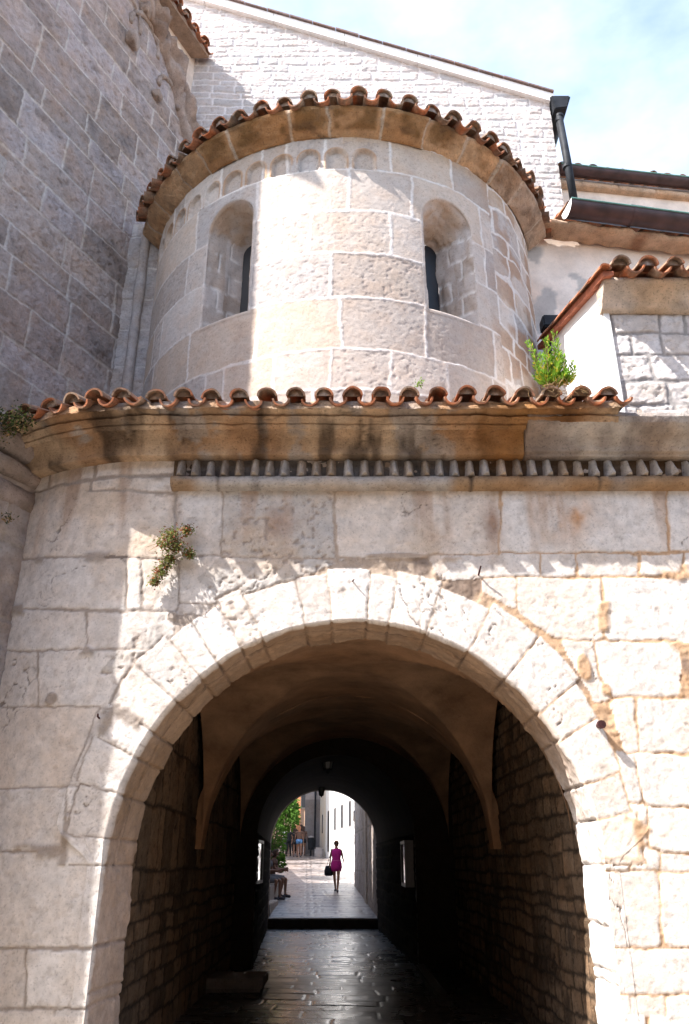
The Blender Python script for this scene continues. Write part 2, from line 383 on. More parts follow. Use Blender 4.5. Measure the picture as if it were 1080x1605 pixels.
fac = thing('archway_building', 'pale limestone gateway building with a wide round arch and a passage through it', 'building')
us = np.concatenate([np.arange(U_L, 3.45, .0115), np.arange(3.45, 7.0, .05)])
zs = np.concatenate([np.arange(-.15, .45, .05), np.arange(.45, 4.85, .0115), np.arange(4.87, 5.5, .04)])
U, Z = np.meshgrid(us, zs, indexing='ij')
h, alb = facade_F(U, Z)
px_, py_ = path(U, h)
P = np.stack([px_, py_, Z], -1)
uc = (U[:-1, :-1] + U[1:, 1:]) / 2; zc = (Z[:-1, :-1] + Z[1:, 1:]) / 2
thc = np.arctan2(zc - ZS, uc - XC); wjc = sstep(0, .25, RA * np.sin(thc))
hole = ((zc > ZS) & (np.hypot(uc - XC, zc - ZS) < RA + .055 + .29 * wjc)) | ((zc <= ZS) & (np.abs(uc - XC) < RA + .07))
grid_obj('wall', P, M_facade, fac, alb, keep=~hole)

# arch ring: face, arris and soffit in one sweep
SOF = 0.60
ss_j = np.arange(-.1, ZS, .0125); na = int(math.pi * RA / .0115); ang = np.linspace(math.pi, 0, na)
inner = np.concatenate([np.stack([np.full(len(ss_j), XC - RA), ss_j], -1), np.stack([XC + RA * np.cos(ang), ZS + RA * np.sin(ang)], -1), np.stack([np.full(len(ss_j), XC + RA), ss_j[::-1]], -1)])
dirs = np.concatenate([np.tile([-1., 0.], (len(ss_j), 1)), np.stack([np.cos(ang), np.sin(ang)], -1), np.tile([1., 0.], (len(ss_j), 1))])
isarc = np.concatenate([np.zeros(len(ss_j)), np.ones(na), np.zeros(len(ss_j))])
theta = np.concatenate([np.full(len(ss_j), 4.), ang, np.full(len(ss_j), -1.)])
slen = np.concatenate([ss_j, ZS + (math.pi - ang) * RA, ZS + math.pi * RA + (ZS - ss_j[::-1])])
tf = np.arange(.02, .40, .0115)[::-1]; tj = tf * (.11 / tf[0])          # face widths on arc / on jamb
wj = sstep(ZS - .0, ZS + .25, inner[:, 1])
T = tf[None, :] * wj[:, None] + tj[None, :] * (1 - wj[:, None])
pts = inner[:, None, :] + dirs[:, None, :] * T[..., None]
hf, af = facade_F(pts[..., 0], pts[..., 1])
face = np.stack([pts[..., 0], YF - hf - .0025, pts[..., 1]], -1)
ds = np.concatenate([[.008, .016], np.arange(.028, SOF, .012)])
Sd, Dd = np.meshgrid(slen, ds, indexing='ij')
th2 = np.repeat(theta[:, None], len(ds), 1)
# soffit relief
wr = fbm(Sd, Dd, 0, 6, 3, 61)
kk = np.clip(np.searchsorted(VA, th2) - 1, 0, len(VA) - 2)
dv = np.minimum((th2 - VA[kk]), (VA[kk + 1] - th2)) * RA
zrow = np.array(sorted([fu(160, y)[1] for y in (1335, 1483, 1580)] + [0.0, .35, .75]))
Zi = np.repeat(inner[:, 1][:, None], len(ds), 1)
dj = np.min(np.abs(Zi[..., None] + .01 * wr[..., None] - zrow), -1)
dj = np.where(th2 > 3.5, dj, np.where(th2 < -.5, np.min(np.abs(Zi[..., None] + .01 * wr[..., None] - (zrow + .12)), -1), np.abs(dv)))
dm = np.where((th2 >= 0) & (th2 <= math.pi), np.abs(Dd - .25 - .05 * wr - .04 * fbm(Sd, 0 * Dd, 1, 2.5, 4, 69)), 9)
gap = 1 - sstep(.004, .016, np.minimum(dj, dm))
gap2 = 1 - sstep(.0, .035 + .03 * wr, dm)
hs = .010 * fbm(Sd, Dd, 3, 5, 4, 63) + .004 * fbm(Sd, Dd, 3, 25, 3, 64) - .016 * gap - .012 * gap2
tt = rid(kk + (Dd > .27) * 40, 5, 3)
hs += np.where((th2 >= 0) & (th2 <= math.pi), .024 * (tt - .5), 0) + .012 * sstep(.1, .5, fbm(Sd, Dd, 9, 4, 4, 67))
hs += .085 * (Dd / SOF) * np.clip(-np.cos(np.clip(th2, 0, math.pi)), 0, 1)
edge = sstep(0, .03, Dd); hs = hs * edge + (1 - edge) * -.012
sp_ = inner[:, None, :] - dirs[:, None, :] * hs[..., None]
sof = np.stack([sp_[..., 0], YF - .010 * (1 - sstep(0, .02, Dd)) + Dd, sp_[..., 1]], -1)
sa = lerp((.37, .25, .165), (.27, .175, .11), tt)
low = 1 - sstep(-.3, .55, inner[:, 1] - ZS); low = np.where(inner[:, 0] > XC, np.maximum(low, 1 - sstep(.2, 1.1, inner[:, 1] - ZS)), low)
sa = lerp(sa, (.50, .37, .29), low[:, None] * np.ones_like(Sd)); sa = lerp(sa, (.68, .62, .57), low[:, None] * (inner[:, 0] > XC)[:, None] * np.ones_like(Sd))  # left reveal toned as shaded, right as sunlit: light painted into the colour
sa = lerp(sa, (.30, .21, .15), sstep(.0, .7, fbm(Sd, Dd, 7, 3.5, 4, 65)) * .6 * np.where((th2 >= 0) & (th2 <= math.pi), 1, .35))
sa = lerp(sa, (.12, .08, .06), np.clip(gap * np.clip(.35 + .9 * wr, .1, 1) + gap2 * .8, 0, 1) * .85)
sa = lerp(af[:, -1:, :] * np.ones_like(sa), sa, sstep(0, .05, Dd))
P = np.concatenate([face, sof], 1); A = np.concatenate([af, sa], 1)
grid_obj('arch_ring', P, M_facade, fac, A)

# mouldings: swept along the facade
def sweep(name, prof, u0, u1, mat, parent, colf, du=.03, rel=.006, step=.015, seed=0, seg=None, capends=True):
    """prof: list of (out, z); colf(u, s, out, z) -> albedo"""
    pr = np.array(prof, float); seglen = np.hypot(*np.diff(pr, axis=0).T); cl = np.concatenate([[0], np.cumsum(seglen)])
    n = max(len(pr), int(cl[-1] / step)); s = np.unique(np.concatenate([np.linspace(0, cl[-1], n), cl]))
    O = np.interp(s, cl, pr[:, 0]); ZZ = np.interp(s, cl, pr[:, 1])
    uu = np.arange(u0, u1 + du * .5, du)
    Ug, Og = np.meshgrid(uu, O, indexing='ij'); _, Zg = np.meshgrid(uu, ZZ, indexing='ij'); _, Sg = np.meshgrid(uu, s, indexing='ij')
    hh = rel * (fbm(Ug, Sg, seed, 5, 4, 71 + seed) + .5 * fbm(Ug, Sg, seed, 22, 3, 75 + seed))
    if seg:                                   # separate lengths of stone: small offset and open joint
        kx = np.floor(Ug / seg + .15 * np.sin(7 * np.floor(Ug / seg))); off = (rid(kx + 100, 1, seed) - .5) * .012
        fr = np.abs((Ug / seg) % 1 - .5) * seg; jn = 1 - sstep(.003, .012, seg * .5 - fr)
        hh += off - .02 * jn
    else: jn = 0
    X, Y = path(Ug, Og + hh)
    P = np.stack([X, Y, Zg + hh * .4], -1)
    A = colf(Ug, Sg / cl[-1], Og, Zg); A = lerp(A, (.10, .07, .05), np.clip(jn, 0, 1) * np.ones_like(Ug) * .8)
    o = grid_obj(name, P, mat, parent, A)
    if capends:                               # close both ends
        me = o.data; bm = bmesh.new(); bm.from_mesh(me)
        bm.verts.ensure_lookup_table(); m = P.shape[1]; n = P.shape[0]
        lay = None
        for row in (0, n - 1):
            vsx = [bm.verts[row * m + j] for j in range(m)]
            try: bm.faces.new(vsx)
            except Exception: pass
        bm.to_mesh(me); bm.free()
    return o

def col_stain(u, s, o, z):
    a = lerp((.60, .44, .30), (.44, .27, .155), sstep(-.3, .4, fbm(u, z * .9, 0, 2.2, 5, 81)))
    a = lerp(a, (.44, .385, .345), sstep(.0, .16, fbm(u, z * 1.1, 4, 3.4, 5, 83)) * .85)
    a = lerp(a, (.07, .045, .03), sstep(.05, .5, fbm(u * 2, z * .7, 8, 2.6, 5, 85)) * .8)
    a = lerp(a, (.06, .04, .025), np.clip(1 - s * 9, 0, 1) * .0 + (1 - sstep(.0, .03, np.abs(fbm(u, z, 15, 2.0, 4, 86)))) * .6)
    g = np.exp(-((u - 1.62) / .5) ** 2); a = lerp(a, (.50, .24, .075), g * .75)
    g = np.exp(-((u - 1.95) / .22) ** 2); a = lerp(a, (.19, .085, .03), g * .7)
    return a
def col_right(u, s, o, z):
    a = lerp((.56, .51, .47), (.50, .38, .28), sstep(-.2, .6, fbm(u, z * 2, 0, 1.4, 4, 87)) * .7)
    a = lerp(a, (.36, .20, .10), sstep(.6, -.9, u - 2.1) if False else (1 - sstep(1.6, 2.1, u)) * (1 - s * .6) * .8)
    a = lerp(a, (.25, .20, .175), sstep(.0, .5, fbm(u, z, 11, 3.0, 5, 88)) * .65)
    return a
def col_torus(u, s, o, z):
    a = lerp((.55, .50, .46), (.40, .26, .15), sstep(-.05, .5, fbm(u * 1.2, 0 * z, 3, 1.3, 3, 89)))
    return lerp(a, (.30, .27, .25), sstep(.2, .7, fbm(u, z, 6, 5, 4, 91)) * .5)

zt0, zt1 = zat(765, YF - .06), zat(741, YF - .13)      # lower round moulding
ud0 = fu(272, 745)[0]
zc_, rr = (zt0 + zt1) / 2, (zt1 - zt0) / 2
prof = [(-.03, zt0 - .01)] + [(.045 + rr * 1.1 * math.cos(a), zc_ + rr * math.sin(a)) for a in np.linspace(-1.45, 1.5, 9)] + [(-.03, zt1 + .005)]
sweep('round_moulding', prof, ud0, 7.0, M_mould, fac, col_torus, seed=1, seg=1.13, rel=.005)
zd1 = zat(713, YF - .12)                                # dog-tooth band between
sweep('dentil_band', [(.012, zt1 - .01), (.014, zd1 + .02)], ud0, 7.0, M_mould, fac, lambda u, s, o, z: col_torus(u, s, o, z) * .4, seed=2, capends=False)  # band colour darkened to paint shade into the gaps between dentils
# dog-tooth dentils: each a small wedge
def dentil(u, w, hgt, col):
    bm = bmesh.new(); cx, cy = path(u); ph = max(0, (X0 - u) / RC)
    t = Vector((math.cos(ph), -math.sin(ph), 0)) ; n = Vector((-math.sin(ph), -math.cos(ph), 0)); o = Vector((float(cx), float(cy), 0))
    j = lambda a: rnd.uniform(-a, a)
    dep = .15 + j(.012); lean = j(.01)
    z0, z1 = zt1 - .004, zt1 + hgt
    v = [bm.verts.new(o + t * a + n * b + Vector((0, 0, c))) for a, b, c in
         [(-w / 2, .0, z0), (-.006, dep, z0 + .002), (.010, dep - .004, z0 + .002), (w / 2, .0, z0), (-w / 2 * .8, .0, z1), (lean - .004, dep * .42, z1 - .012 + j(.006)), (lean + .006, dep * .40, z1 - .012), (w / 2 * .8, .0, z1)]]
    for f in ((0, 1, 5, 4), (1, 2, 6, 5), (2, 3, 7, 6), (4, 5, 6, 7), (0, 3, 2, 1), (0, 4, 7, 3)): bm.faces.new([v[i] for i in f])
    bmesh.ops.subdivide_edges(bm, edges=bm.edges[:], cuts=2, use_grid_fill=True)
    bmesh.ops.recalc_face_normals(bm, faces=bm.faces[:])
    for q in bm.verts: q.co += Vector((j(.0022), j(.0022), j(.0022)))
    me = bpy.data.meshes.new('dentil'); bm.to_mesh(me); bm.free(); me.materials.append(M_mould)
    at_ = me.attributes.new('alb', 'FLOAT_COLOR', 'POINT'); at_.data.foreach_set('color', np.tile([*col, 1], len(me.vertices)).astype(np.float32))
    return link(bpy.data.objects.new('dentil', me), fac)
u = ud0 + .07
while u < 5.2:
    wd = rnd.uniform(.10, .115); c = rnd.choice([(.52, .48, .45), (.42, .36, .31), (.54, .46, .39), (.46, .37, .29), (.56, .52, .49)])
    dentil(u, wd, zd1 - zt1 - rnd.uniform(.0, .02), c); u += wd + rnd.uniform(.022, .042)
# upper moulding: hollow then swelling, runs on to the right beyond the tiled eave
zk0, zk1 = zd1 - .005, zat(664, YF - .30)
pk = [(-.03, zk0), (.125, zk0 + .003), (.13, zk0 + .03), (.135, zk0 + .06), (.165, zk0 + .16), (.225, zk0 + .24), (.285, zk1 - .05), (.31, zk1 - .02), (.30, zk1 + .01), (-.03, zk1 + .05)]
usp = fu(815, 690)[0]
sweep('stained_hollow_moulding', pk, U_L - .1, usp, M_mould, fac, col_stain, seed=3, rel=.010)
pk2 = [(-.03, zk0), (.10, zk0 + .003), (.105, zk0 + .03), (.135, zk0 + .035), (.15, zk0 + .08), (.20, zk0 + .14), (.28, zk0 + .18), (.33, zk0 + .22), (.35, zk0 + .27), (.33, zk0 + .32), (.27, zk0 + .345), (.24, zk0 + .35), (.235, zk1 - .01), (.25, zk1 + .03), (-.03, zk1 + .05)]
sweep('upper_moulding', pk2, usp + .003, 7.0, M_mould, fac, col_right, seed=4, seg=1.9, rel=.006)
# slab that carries the tiles
zb0, zb1 = zk1 - .012, zat(636, YF - .45)
pb = [(-.03, zb0), (.33, zb0 + .01), (.36, zb0 + .05), (.34, zb0 + .075), (.40, zb0 + .10), (.45, zb0 + .15), (.47, zb1 - .04), (.465, zb1 - .01), (-.5, zb1 + .25)]
u_end = at(976, 640, YF - .45)[0]
sweep('eave_slab', pb, U_L - .1, u_end, M_mould, fac, col_stain, seed=5, rel=.011)
# plaster band under the hollow moulding on the bend, above the small blocks
# ------------------------------------------------------------------ roof tiles
class Tiles:
    def __init__(s): s.V = []; s.F = []; s.A = []; s.n = 0
    def add(s, V, F, A):
        s.V.append(V); s.A.append(A); s.F.append(F + s.n); s.n += len(V)
    def tile(s, base, e, a, sl, L, r0, r1, up, jit=0.0, th=.016, lichen=None, sag=1.0, segs=12, span=1.5):
        """a half-round tile; base = its lower end, e = down-slope direction in plan, a = sideways"""
        e, a = np.array([*e, 0.]), np.array([*a, 0.]); zu = np.array([0, 0, 1.])
        d = -e * math.cos(sl) + zu * math.sin(sl); n = e * math.sin(sl) + zu * math.cos(sl)
        if jit: a = a + d * rnd.uniform(-jit, jit); n = n + a * rnd.uniform(-jit, jit)
        ph = np.linspace(-span, span, segs + 1); ls = np.linspace(0, L, 4)
        tone = rnd.random() if lichen is None else lichen
        seed = rnd.randint(0, 9999)
        def surf(dr):
            out = []
            for l in ls:
                r = (r0 + (r1 - r0) * l / L) + dr
                q = [base + d * l + a * (r * math.sin(p) * 1.06) + n * ((r * math.cos(p) - (r0 + r1) / 2 * math.cos(span)) * (1 if up else -1) * sag) for p in ph]
                out.append(q)
            return np.array(out)
        o_, i_ = surf(0), surf(-th)
        wob = .007 * np.array([vnoise(o_[..., 0] * 15, o_[..., 1] * 15, o_[..., 2] * 15, seed % 50)])[0]
        o_ += n * wob[..., None]; i_ += n * wob[..., None]
        clay = np.array([.50, .19, .09]) * (0.8 + .4 * rnd.random()); lic = np.array([.33, .25, .185]) * (.7 + .5 * rnd.random()); dark = np.array([.14, .09, .065])
        def colr(Q, edge=0.0):
            f = np.clip(tone + 1.1 * fbm(Q[..., 0], Q[..., 1], Q[..., 2], 9, 3, 101) - edge * .75, 0, 1)
            c = lerp(clay, lic, f); return lerp(c, dark, sstep(.0, .55, fbm(Q[..., 0], Q[..., 1], Q[..., 2], 14, 3, 103)) * .75)
        m = len(ph)
        for G, fl in ((o_, not up), (i_, up)):
            idx = np.arange(len(ls) * m).reshape(len(ls), m); F = np.stack([idx[:-1, :-1], idx[1:, :-1], idx[1:, 1:], idx[:-1, 1:]], -1).reshape(-1, 4)
            s.add(G.reshape(-1, 3), F, colr(G).reshape(-1, 3))
        for row in (0, -1):
            G = np.stack([o_[row], i_[row]]); idx = np.arange(2 * m).reshape(2, m)
            F = np.stack([idx[:-1, :-1], idx[1:, :-1], idx[1:, 1:], idx[:-1, 1:]], -1).reshape(-1, 4)
            s.add(G.reshape(-1, 3), F, colr(G, .55).reshape(-1, 3))
        for col in (0, -1):
            G = np.stack([o_[:, col], i_[:, col]]); idx = np.arange(2 * len(ls)).reshape(2, len(ls))
            F = np.stack([idx[:-1, :-1], idx[1:, :-1], idx[1:, 1:], idx[:-1, 1:]], -1).reshape(-1, 4)
            s.add(G.reshape(-1, 3), F, colr(G).reshape(-1, 3))
    def plug(s, base, e, a, sl, r, back, col=(.52, .42, .34)):
        """bedding mortar that fills the mouth of a cover tile"""
        e, a = np.array([*e, 0.]), np.array([*a, 0.]); zu = np.array([0, 0, 1.])
        d = -e * math.cos(sl) + zu * math.sin(sl); n = e * math.sin(sl) + zu * math.cos(sl)
        rr_ = [0, .5, .85, 1.0]; ph = np.linspace(-1.5, 1.5, 11); G = []
        for q in rr_:
            G.append([base + d * (back + .028 * (q ** 2) + rnd.uniform(-.004, .004)) + a * (r * q * math.sin(p)) + n * (r * q * math.cos(p)) for p in ph])
        G = np.array(G); idx = np.arange(G.shape[0] * G.shape[1]).reshape(G.shape[:2])
        F = np.stack([idx[:-1, :-1], idx[1:, :-1], idx[1:, 1:], idx[:-1, 1:]], -1).reshape(-1, 4)
        A = np.array(col) * (.75 + .35 * vnoise(G[..., 0] * 40, G[..., 1] * 40, G[..., 2] * 40, 5)[..., None])
        s.add(G.reshape(-1, 3), F, A.reshape(-1, 3))
    def build(s, name, parent): return mesh_np(name, np.concatenate(s.V), np.concatenate(s.F), M_tile, parent, np.clip(np.concatenate(s.A), .01, 1))

def tile_roof(name, parent, cols, slope, nrows, pitch_up=.36, r=.088, lift=None, L=.46, plug=.8, jit=.05, lic=(.35, .95), paint_pan=(.0, .35)):
    """cols: list of (x, y, z, ex, ey, spacing) along the eave, e = outward in plan"""
    T_ = Tiles()
    for (x, y, z, ex, ey, w) in cols:
        ax, ay = -ey, ex; dz = (lift or 0) + rnd.uniform(-.012, .012); pj = rnd.uniform(-.03, .03)
        d = np.array([-ex * math.cos(slope), -ey * math.cos(slope), math.sin(slope)])
        b0 = np.array([x, y, z + dz])
        for k in range(nrows):
            bb = b0 + d * (k * pitch_up + (pj if k == 0 else rnd.uniform(-.02, .02)))
            T_.tile(bb + np.array([0, 0, .055 + .004 * k]), (ex, ey), (ax, ay), slope, L, r * rnd.uniform(.95, 1.08), r * .8, True, jit, lichen=rnd.uniform(*lic))
            pb_ = b0 + np.array([ax, ay, 0]) * w / 2 + d * (k * pitch_up + rnd.uniform(-.03, .02) - .02)
            T_.tile(pb_ + np.array([0, 0, .028 - .004]), (ex, ey), (ax, ay), slope, L, r * .92, r * .98, False, jit, lichen=rnd.uniform(*paint_pan) if k == 0 else .8)
            if k == 0 and rnd.random() < plug: T_.plug(bb + np.array([0, 0, .05]), (ex, ey), (ax, ay), slope, r * .86, rnd.uniform(.01, .06), rnd.choice([(.55, .44, .36), (.46, .37, .30), (.50, .42, .37)]))
    return T_.build(name, parent)

cols = []; uu_ = at(955, 600, YF - .55)[0] ; sp0 = .246
z_eave = zat(628, YF - .50)
while uu_ > U_L - .42:
    ph = max(0, (X0 - uu_) / RC); o = .50
    X, Y = path(uu_, o); cols.append((float(X), float(Y), z_eave + .012 * math.sin(uu_ * 1.3), -math.sin(ph), -math.cos(ph), sp0)); uu_ -= sp0 / (1 + (o / RC if uu_ < X0 else 0)) * rnd.uniform(.96, 1.04)
tile_roof('eave_tiles', fac, cols, math.radians(17), 4, r=.081, lic=(.45, 1.15), paint_pan=(-.1, .75), jit=.10)

# ------------------------------------------------------------------ the round apse above
AX, AY, AR = -.02, 9.75, 2.75
apse = thing('round_apse', 'round limestone church apse with two narrow arched windows above the archway eave', 'apse')
def ap(phi, r=AR): return AX + r * np.sin(phi), AY - r * np.cos(phi)
AZ0, AZ1 = 5.2, zat(214, 7.0)
def apz(y): return zat(y, 7.0)
def aphi(px, py):
    Y = 7.2
    for _ in range(20):
        X, z = at(px, py, Y); s = max(-.98, min(.98, (X - AX) / AR)); Y = AY - AR * math.sqrt(1 - s * s)
    return math.asin(s), z
WIN = []
for (xl, xr, yt, yb) in ((324, 392, 320, 486), (667, 742, 318, 482)):
    p0, p1 = aphi(xl, 420)[0], aphi(xr, 420)[0]; pm = (p0 + p1) / 2; ztop = aphi((xl + xr) / 2, yt)[1]; zbot = aphi(xr if xl < 400 else xl, yb)[1]
    WIN.append((pm, (p1 - p0) / 2 * AR, zbot, ztop))
arows = [AZ0 - .2, 5.75] + [apz(y) for y in (612, 549, 467, 397, 331, 265)] + [AZ1 + .02]
arows = sorted(arows)
def apu(px, py): return aphi(px, py)[0] * AR
cust = {2: [apu(x, 580) for x in (352, 430, 517, 612, 700, 770)], 3: [apu(x, 510) for x in (250, 300, 405, 535, 665, 770, 815)], 4: [apu(x, 430) for x in (265, 345, 520, 667, 720, 780)],
        5: [apu(x, 365) for x in (245, 300, 487, 613, 755, 800)], 6: [apu(x, 300) for x in (262, 315, 405, 548, 645, 748, 790)], 7: [apu(x, 240) for x in (300, 352, 412, 450, 510, 612, 705, 765)]}
def apse_F(u, z):
    w1 = fbm(u, z, 0, 2.0, 3, 111); w2 = fbm(u, z, 5, 2.0, 3, 112); wf = fbm(u, z, 0, 16, 3, 113); wf2 = fbm(u, z, 5, 16, 3, 114)
    uu = u + .02 * w1 + .008 * wf; zz = z + .022 * w2 + .008 * wf2
    d, bid = courses(uu, zz, arows, .42, .85, 9, cust, -6, 6)
    # smaller irregular stones at the right flank
    sm = rows(AZ0 - .2, AZ1 + .3, .26, .46, 12)
    d2, b2 = courses(uu + .08 * w2, zz + .10 * w1 + .05 * fbm(u, z, 7, 3.1, 2, 128), sm, .3, .7, 19)
    right = (u > apu(772, 400)) ; d = np.where(right, d2, d); bid = np.where(right, b2 + 7000, bid)
    t = rid(bid, 2, 11); t2 = rid(bid, 5, 12)
    jw = .010 + .008 * sstep(-.3, .7, w1) + np.where(right, .008, 0); m = sstep(jw - .004, jw + .010, d)
    rough = fbm(u, z, 0, 8, 4, 115); fine = fbm(u, z, 3, 30, 3, 116); pit = sstep(.35, .7, fbm(u, z, 8, 26, 3, 117))
    pitty = sstep(.3, .7, t2)
    h = m * (.003 + .007 * t) + m * (.0014 * rough + .0016 * fine) - .004 * pit * m * (.2 + pitty)
    h += (1 - m) * (.010 + .003 * fine)
    # blind arcade of small arches under the cornice, left and centre
    zb = arows[7]; zt_ = arows[8]; wA = .335; uc_ = apu(571, 240)
    k = np.floor((u - uc_) / wA + .5); du = u - uc_ - k * wA; rr = .118; zc0 = zb + (zt_ - zb) * .36
    ins = ((np.hypot(du, z - zc0) < rr) & (z > zc0)) | ((np.abs(du) < rr) & (z <= zc0) & (z > zb + .012))
    da = np.where(z > zc0, np.hypot(du, z - zc0) - rr, np.abs(du) - rr)
    band = (z > zb) & (z < zt_) & (k <= 0) & (rid(k + 90, 1, 7) > .06)
    rec = band * (1 - sstep(-.012, .004, da + .012 * wf))
    lip = band * np.exp(-((da - .018) / .014) ** 2)
    h = h * (1 - .6 * rec) - .045 * rec + .006 * lip
    base = lerp((.43, .36, .31), (.62, .545, .485), t)
    base = lerp(base, (.38, .35, .34), (t2 > .74) * .6); base = lerp(base, (.56, .43, .32), (t2 < .2) * .5); base = lerp(base, (.40, .33, .28), sstep(.1, .7, fbm(u * 2.2, z * .5, 3, 1.6, 4, 129)) * .4)
    base = lerp(base, (.50, .39, .30), sstep(.2, .8, fbm(u, z, 6, 1.6, 4, 118)) * .35)
    base = lerp(base, (.36, .22, .135), sstep(apu(735, 400), apu(800, 400), u) * sstep(-.35, .25, fbm(u, z, 2, 3.5, 4, 119)) * .8)
    base = lerp(base, (.44, .30, .18), sstep(-.25, .05, z - AZ1) * .6 * (u > 0))
    base = lerp(base, (.30, .26, .24), pit * .30 * (.5 + pitty))
    mort = lerp((.72, .665, .62), (.62, .565, .52), np.clip(rough * .5 + .5, 0, 1))
    alb = lerp(mort, base, m)
    alb = lerp(alb, (.42, .24, .12), lip * sstep(-.4, .2, w1) * .85)
    return h, alb
us = np.arange(-1.53 * AR, 1.53 * AR, .0125); zs = np.arange(AZ0, AZ1 + .03, .0125)
U, Z = np.meshgrid(us, zs, indexing='ij'); h, alb = apse_F(U, Z)
X, Y = ap(U / AR, AR + h); P = np.stack([X, Y, Z], -1)
uc = (U[:-1, :-1] + U[1:, 1:]) / 2; zc = (Z[:-1, :-1] + Z[1:, 1:]) / 2
hole = np.zeros(uc.shape, bool)
for pm, hw, zb, zt_ in WIN:
    q = hw + .02; hole |= (np.abs(uc - pm * AR) < q) & (zc > zb - .02) & (zc < zt_ - hw); hole |= (np.hypot(uc - pm * AR, zc - (zt_ - hw)) < q) & (zc >= zt_ - hw)
grid_obj('wall', P, M_apse, apse, alb, keep=~hole)
for wi, (pm, hw, zb, zt_) in enumerate(WIN):
    # splayed niche: flange on the wall face, reveal, slit
    def loop(w, b, t, n=26, ns=34):
        pts = [(-w, zz) for zz in np.linspace(b, t - w, ns)] + [(w * math.cos(a), t - w + w * math.sin(a)) for a in np.linspace(math.pi, 0, n)[1:-1]] + [(w, zz) for zz in np.linspace(t - w, b, ns)]
        pts += [(x, b) for x in np.linspace(w, -w, 20)[1:]]
        return np.array(pts)
    L0 = loop(hw, zb, zt_); Lf = loop(hw + .05, zb - .05, zt_ + .05); depth = .46; wi_ = .125; L1 = loop(wi_, zb + .02, zt_ - hw * .95)
    ringsP = []; ringsA = []
    for f in (1, .66, .33):
        Q_ = L0 + (Lf - L0) * f; hh, aa = apse_F(pm * AR + Q_[:, 0], Q_[:, 1]); x, y = ap(pm + Q_[:, 0] / AR, AR + hh + .003)
        ringsP.append(np.stack([x, y, Q_[:, 1]], -1)); ringsA.append(aa)
    cx, cy = math.sin(pm), -math.cos(pm); tx, ty = math.cos(pm), math.sin(pm)
    chord = AR * math.cos(hw / AR)
    nd = 44
    for k in range(nd + 1):
        f = k / nd; Q_ = L0 + (L1 - L0) * f; r_out = np.sqrt(np.maximum(AR ** 2 - Q_[:, 0] ** 2, 0)); rr_ = r_out * (1 - f) + (AR - depth) * f
        j = Q_[:, 0] * 3 + 5; 
        s_ = np.arange(len(Q_)) * .02; sc = Q_[:, 1] + (Q_[:, 0] > 0) * .13
        nn = fbm(s_, f * depth + 0 * s_, wi * 3, 9, 3, 121); vj = np.abs(((sc + .02 * nn) / .27) % 1 - .5) * .27; inarch = Q_[:, 1] > zt_ - hw
        colj = np.where(inarch, 1.0, sstep(.004, .02, .135 - vj)); bl = np.floor(sc / .27) * 2 + (f > .5)
        xj = 1 - (1 - sstep(.01, .03, np.abs(f - (.35 + .3 * (np.floor(sc / .27) % 2))))) * (~inarch) ; colj = np.minimum(colj, xj)
        rel = (.012 * nn + .006 * (colj - 1)) * (0 if k == 0 else 1) * (1 if wi == 0 else 2.2)
        off_x = -np.sign(Q_[:, 0]) * rel
        X = AX + cx * rr_ + tx * (Q_[:, 0] + off_x); Y = AY + cy * rr_ + ty * (Q_[:, 0] + off_x)
        ringsP.append(np.stack([X, Y, Q_[:, 1] + np.where(inarch, -rel, 0)], -1))
        st = rid(bl.astype(np.int64) + 40, wi, 8); c = lerp((.52, .46, .42), (.42, .34, .28), st); c = lerp((.70, .65, .60), c, colj)
        c = lerp(c, (.40, .26, .15), np.where(inarch, .55, .1) * sstep(-.3, .5, nn)); ringsA.append(c)
    P = np.stack(ringsP); A = np.stack(ringsA)
    f_ = grid_obj('window', P, M_apse, apse, A)
    # dark slit behind
    q = np.array([[AX + cx * (AR - depth + .01) + tx * x, AY + cy * (AR - depth + .01) + ty * x, z] for x, z in L1])
    mesh_np('pane', q, [list(range(len(q)))], M_black, f_, smooth=False)
# cornice of the apse: a splayed ring of stones
ph = np.arange(-1.27, 1.275, .0055); zA = AZ1 - .02; OV = .40
zE = AZ1 + .20
prA = np.array([(.0, zA - .005), (.02, zA), (.04, zA + .012), (.12, zA + .06), (.19, zA + .11), (.245, zE - .06), (.265, zE - .04), (.275, zE), (.0, zE + .08)])
cl = np.concatenate([[0], np.cumsum(np.hypot(*np.diff(prA, axis=0).T))]); s_ = np.unique(np.concatenate([np.linspace(0, cl[-1], 50), cl]))
PH, S = np.meshgrid(ph, s_, indexing='ij'); O = np.interp(S, cl, prA[:, 0]); ZZ = np.interp(S, cl, prA[:, 1])
jn = []; a = -1.6; r_ = random.Random(8)
while a < 1.6: jn.append(a); a += r_.uniform(.13, .27)
jn = np.array(jn); wv = fbm(PH * AR, S, 0, 5, 3, 131); php = PH + .01 * wv
k = np.clip(np.searchsorted(jn, php) - 1, 0, len(jn) - 2); d = np.minimum(php - jn[k], jn[np.minimum(k + 1, len(jn) - 1)] - php) * (AR + .2)
g = 1 - sstep(.008, .026, d); t = rid(k, 4, 21)
h = .014 * fbm(PH * AR, S, 2, 5, 4, 132) + .005 * fbm(PH * AR, S, 2, 24, 3, 133) + .045 * (t - .5) - .010 * g
X, Y = ap(PH, AR + O + h); P = np.stack([X, Y, ZZ - h * .6], -1)
base = lerp((.64, .43, .265), (.44, .25, .12), t); base = lerp(base, (.56, .46, .38), (PH > .75) * .7)
face_ = sstep(.12, .2, S / cl[-1]) * (1 - sstep(.62, .7, S / cl[-1])) * sstep(.03, .09, d)
dk = sstep(-.25, .35, fbm(PH * AR, S, 5, 3.5, 4, 134) + .7 * (rid(k, 7, 3) - .55)) * face_
base = lerp(base, (.20, .105, .035), dk * .8 * sstep(-1.3, -.2, PH) * (1 - sstep(.55, 1.1, PH)))
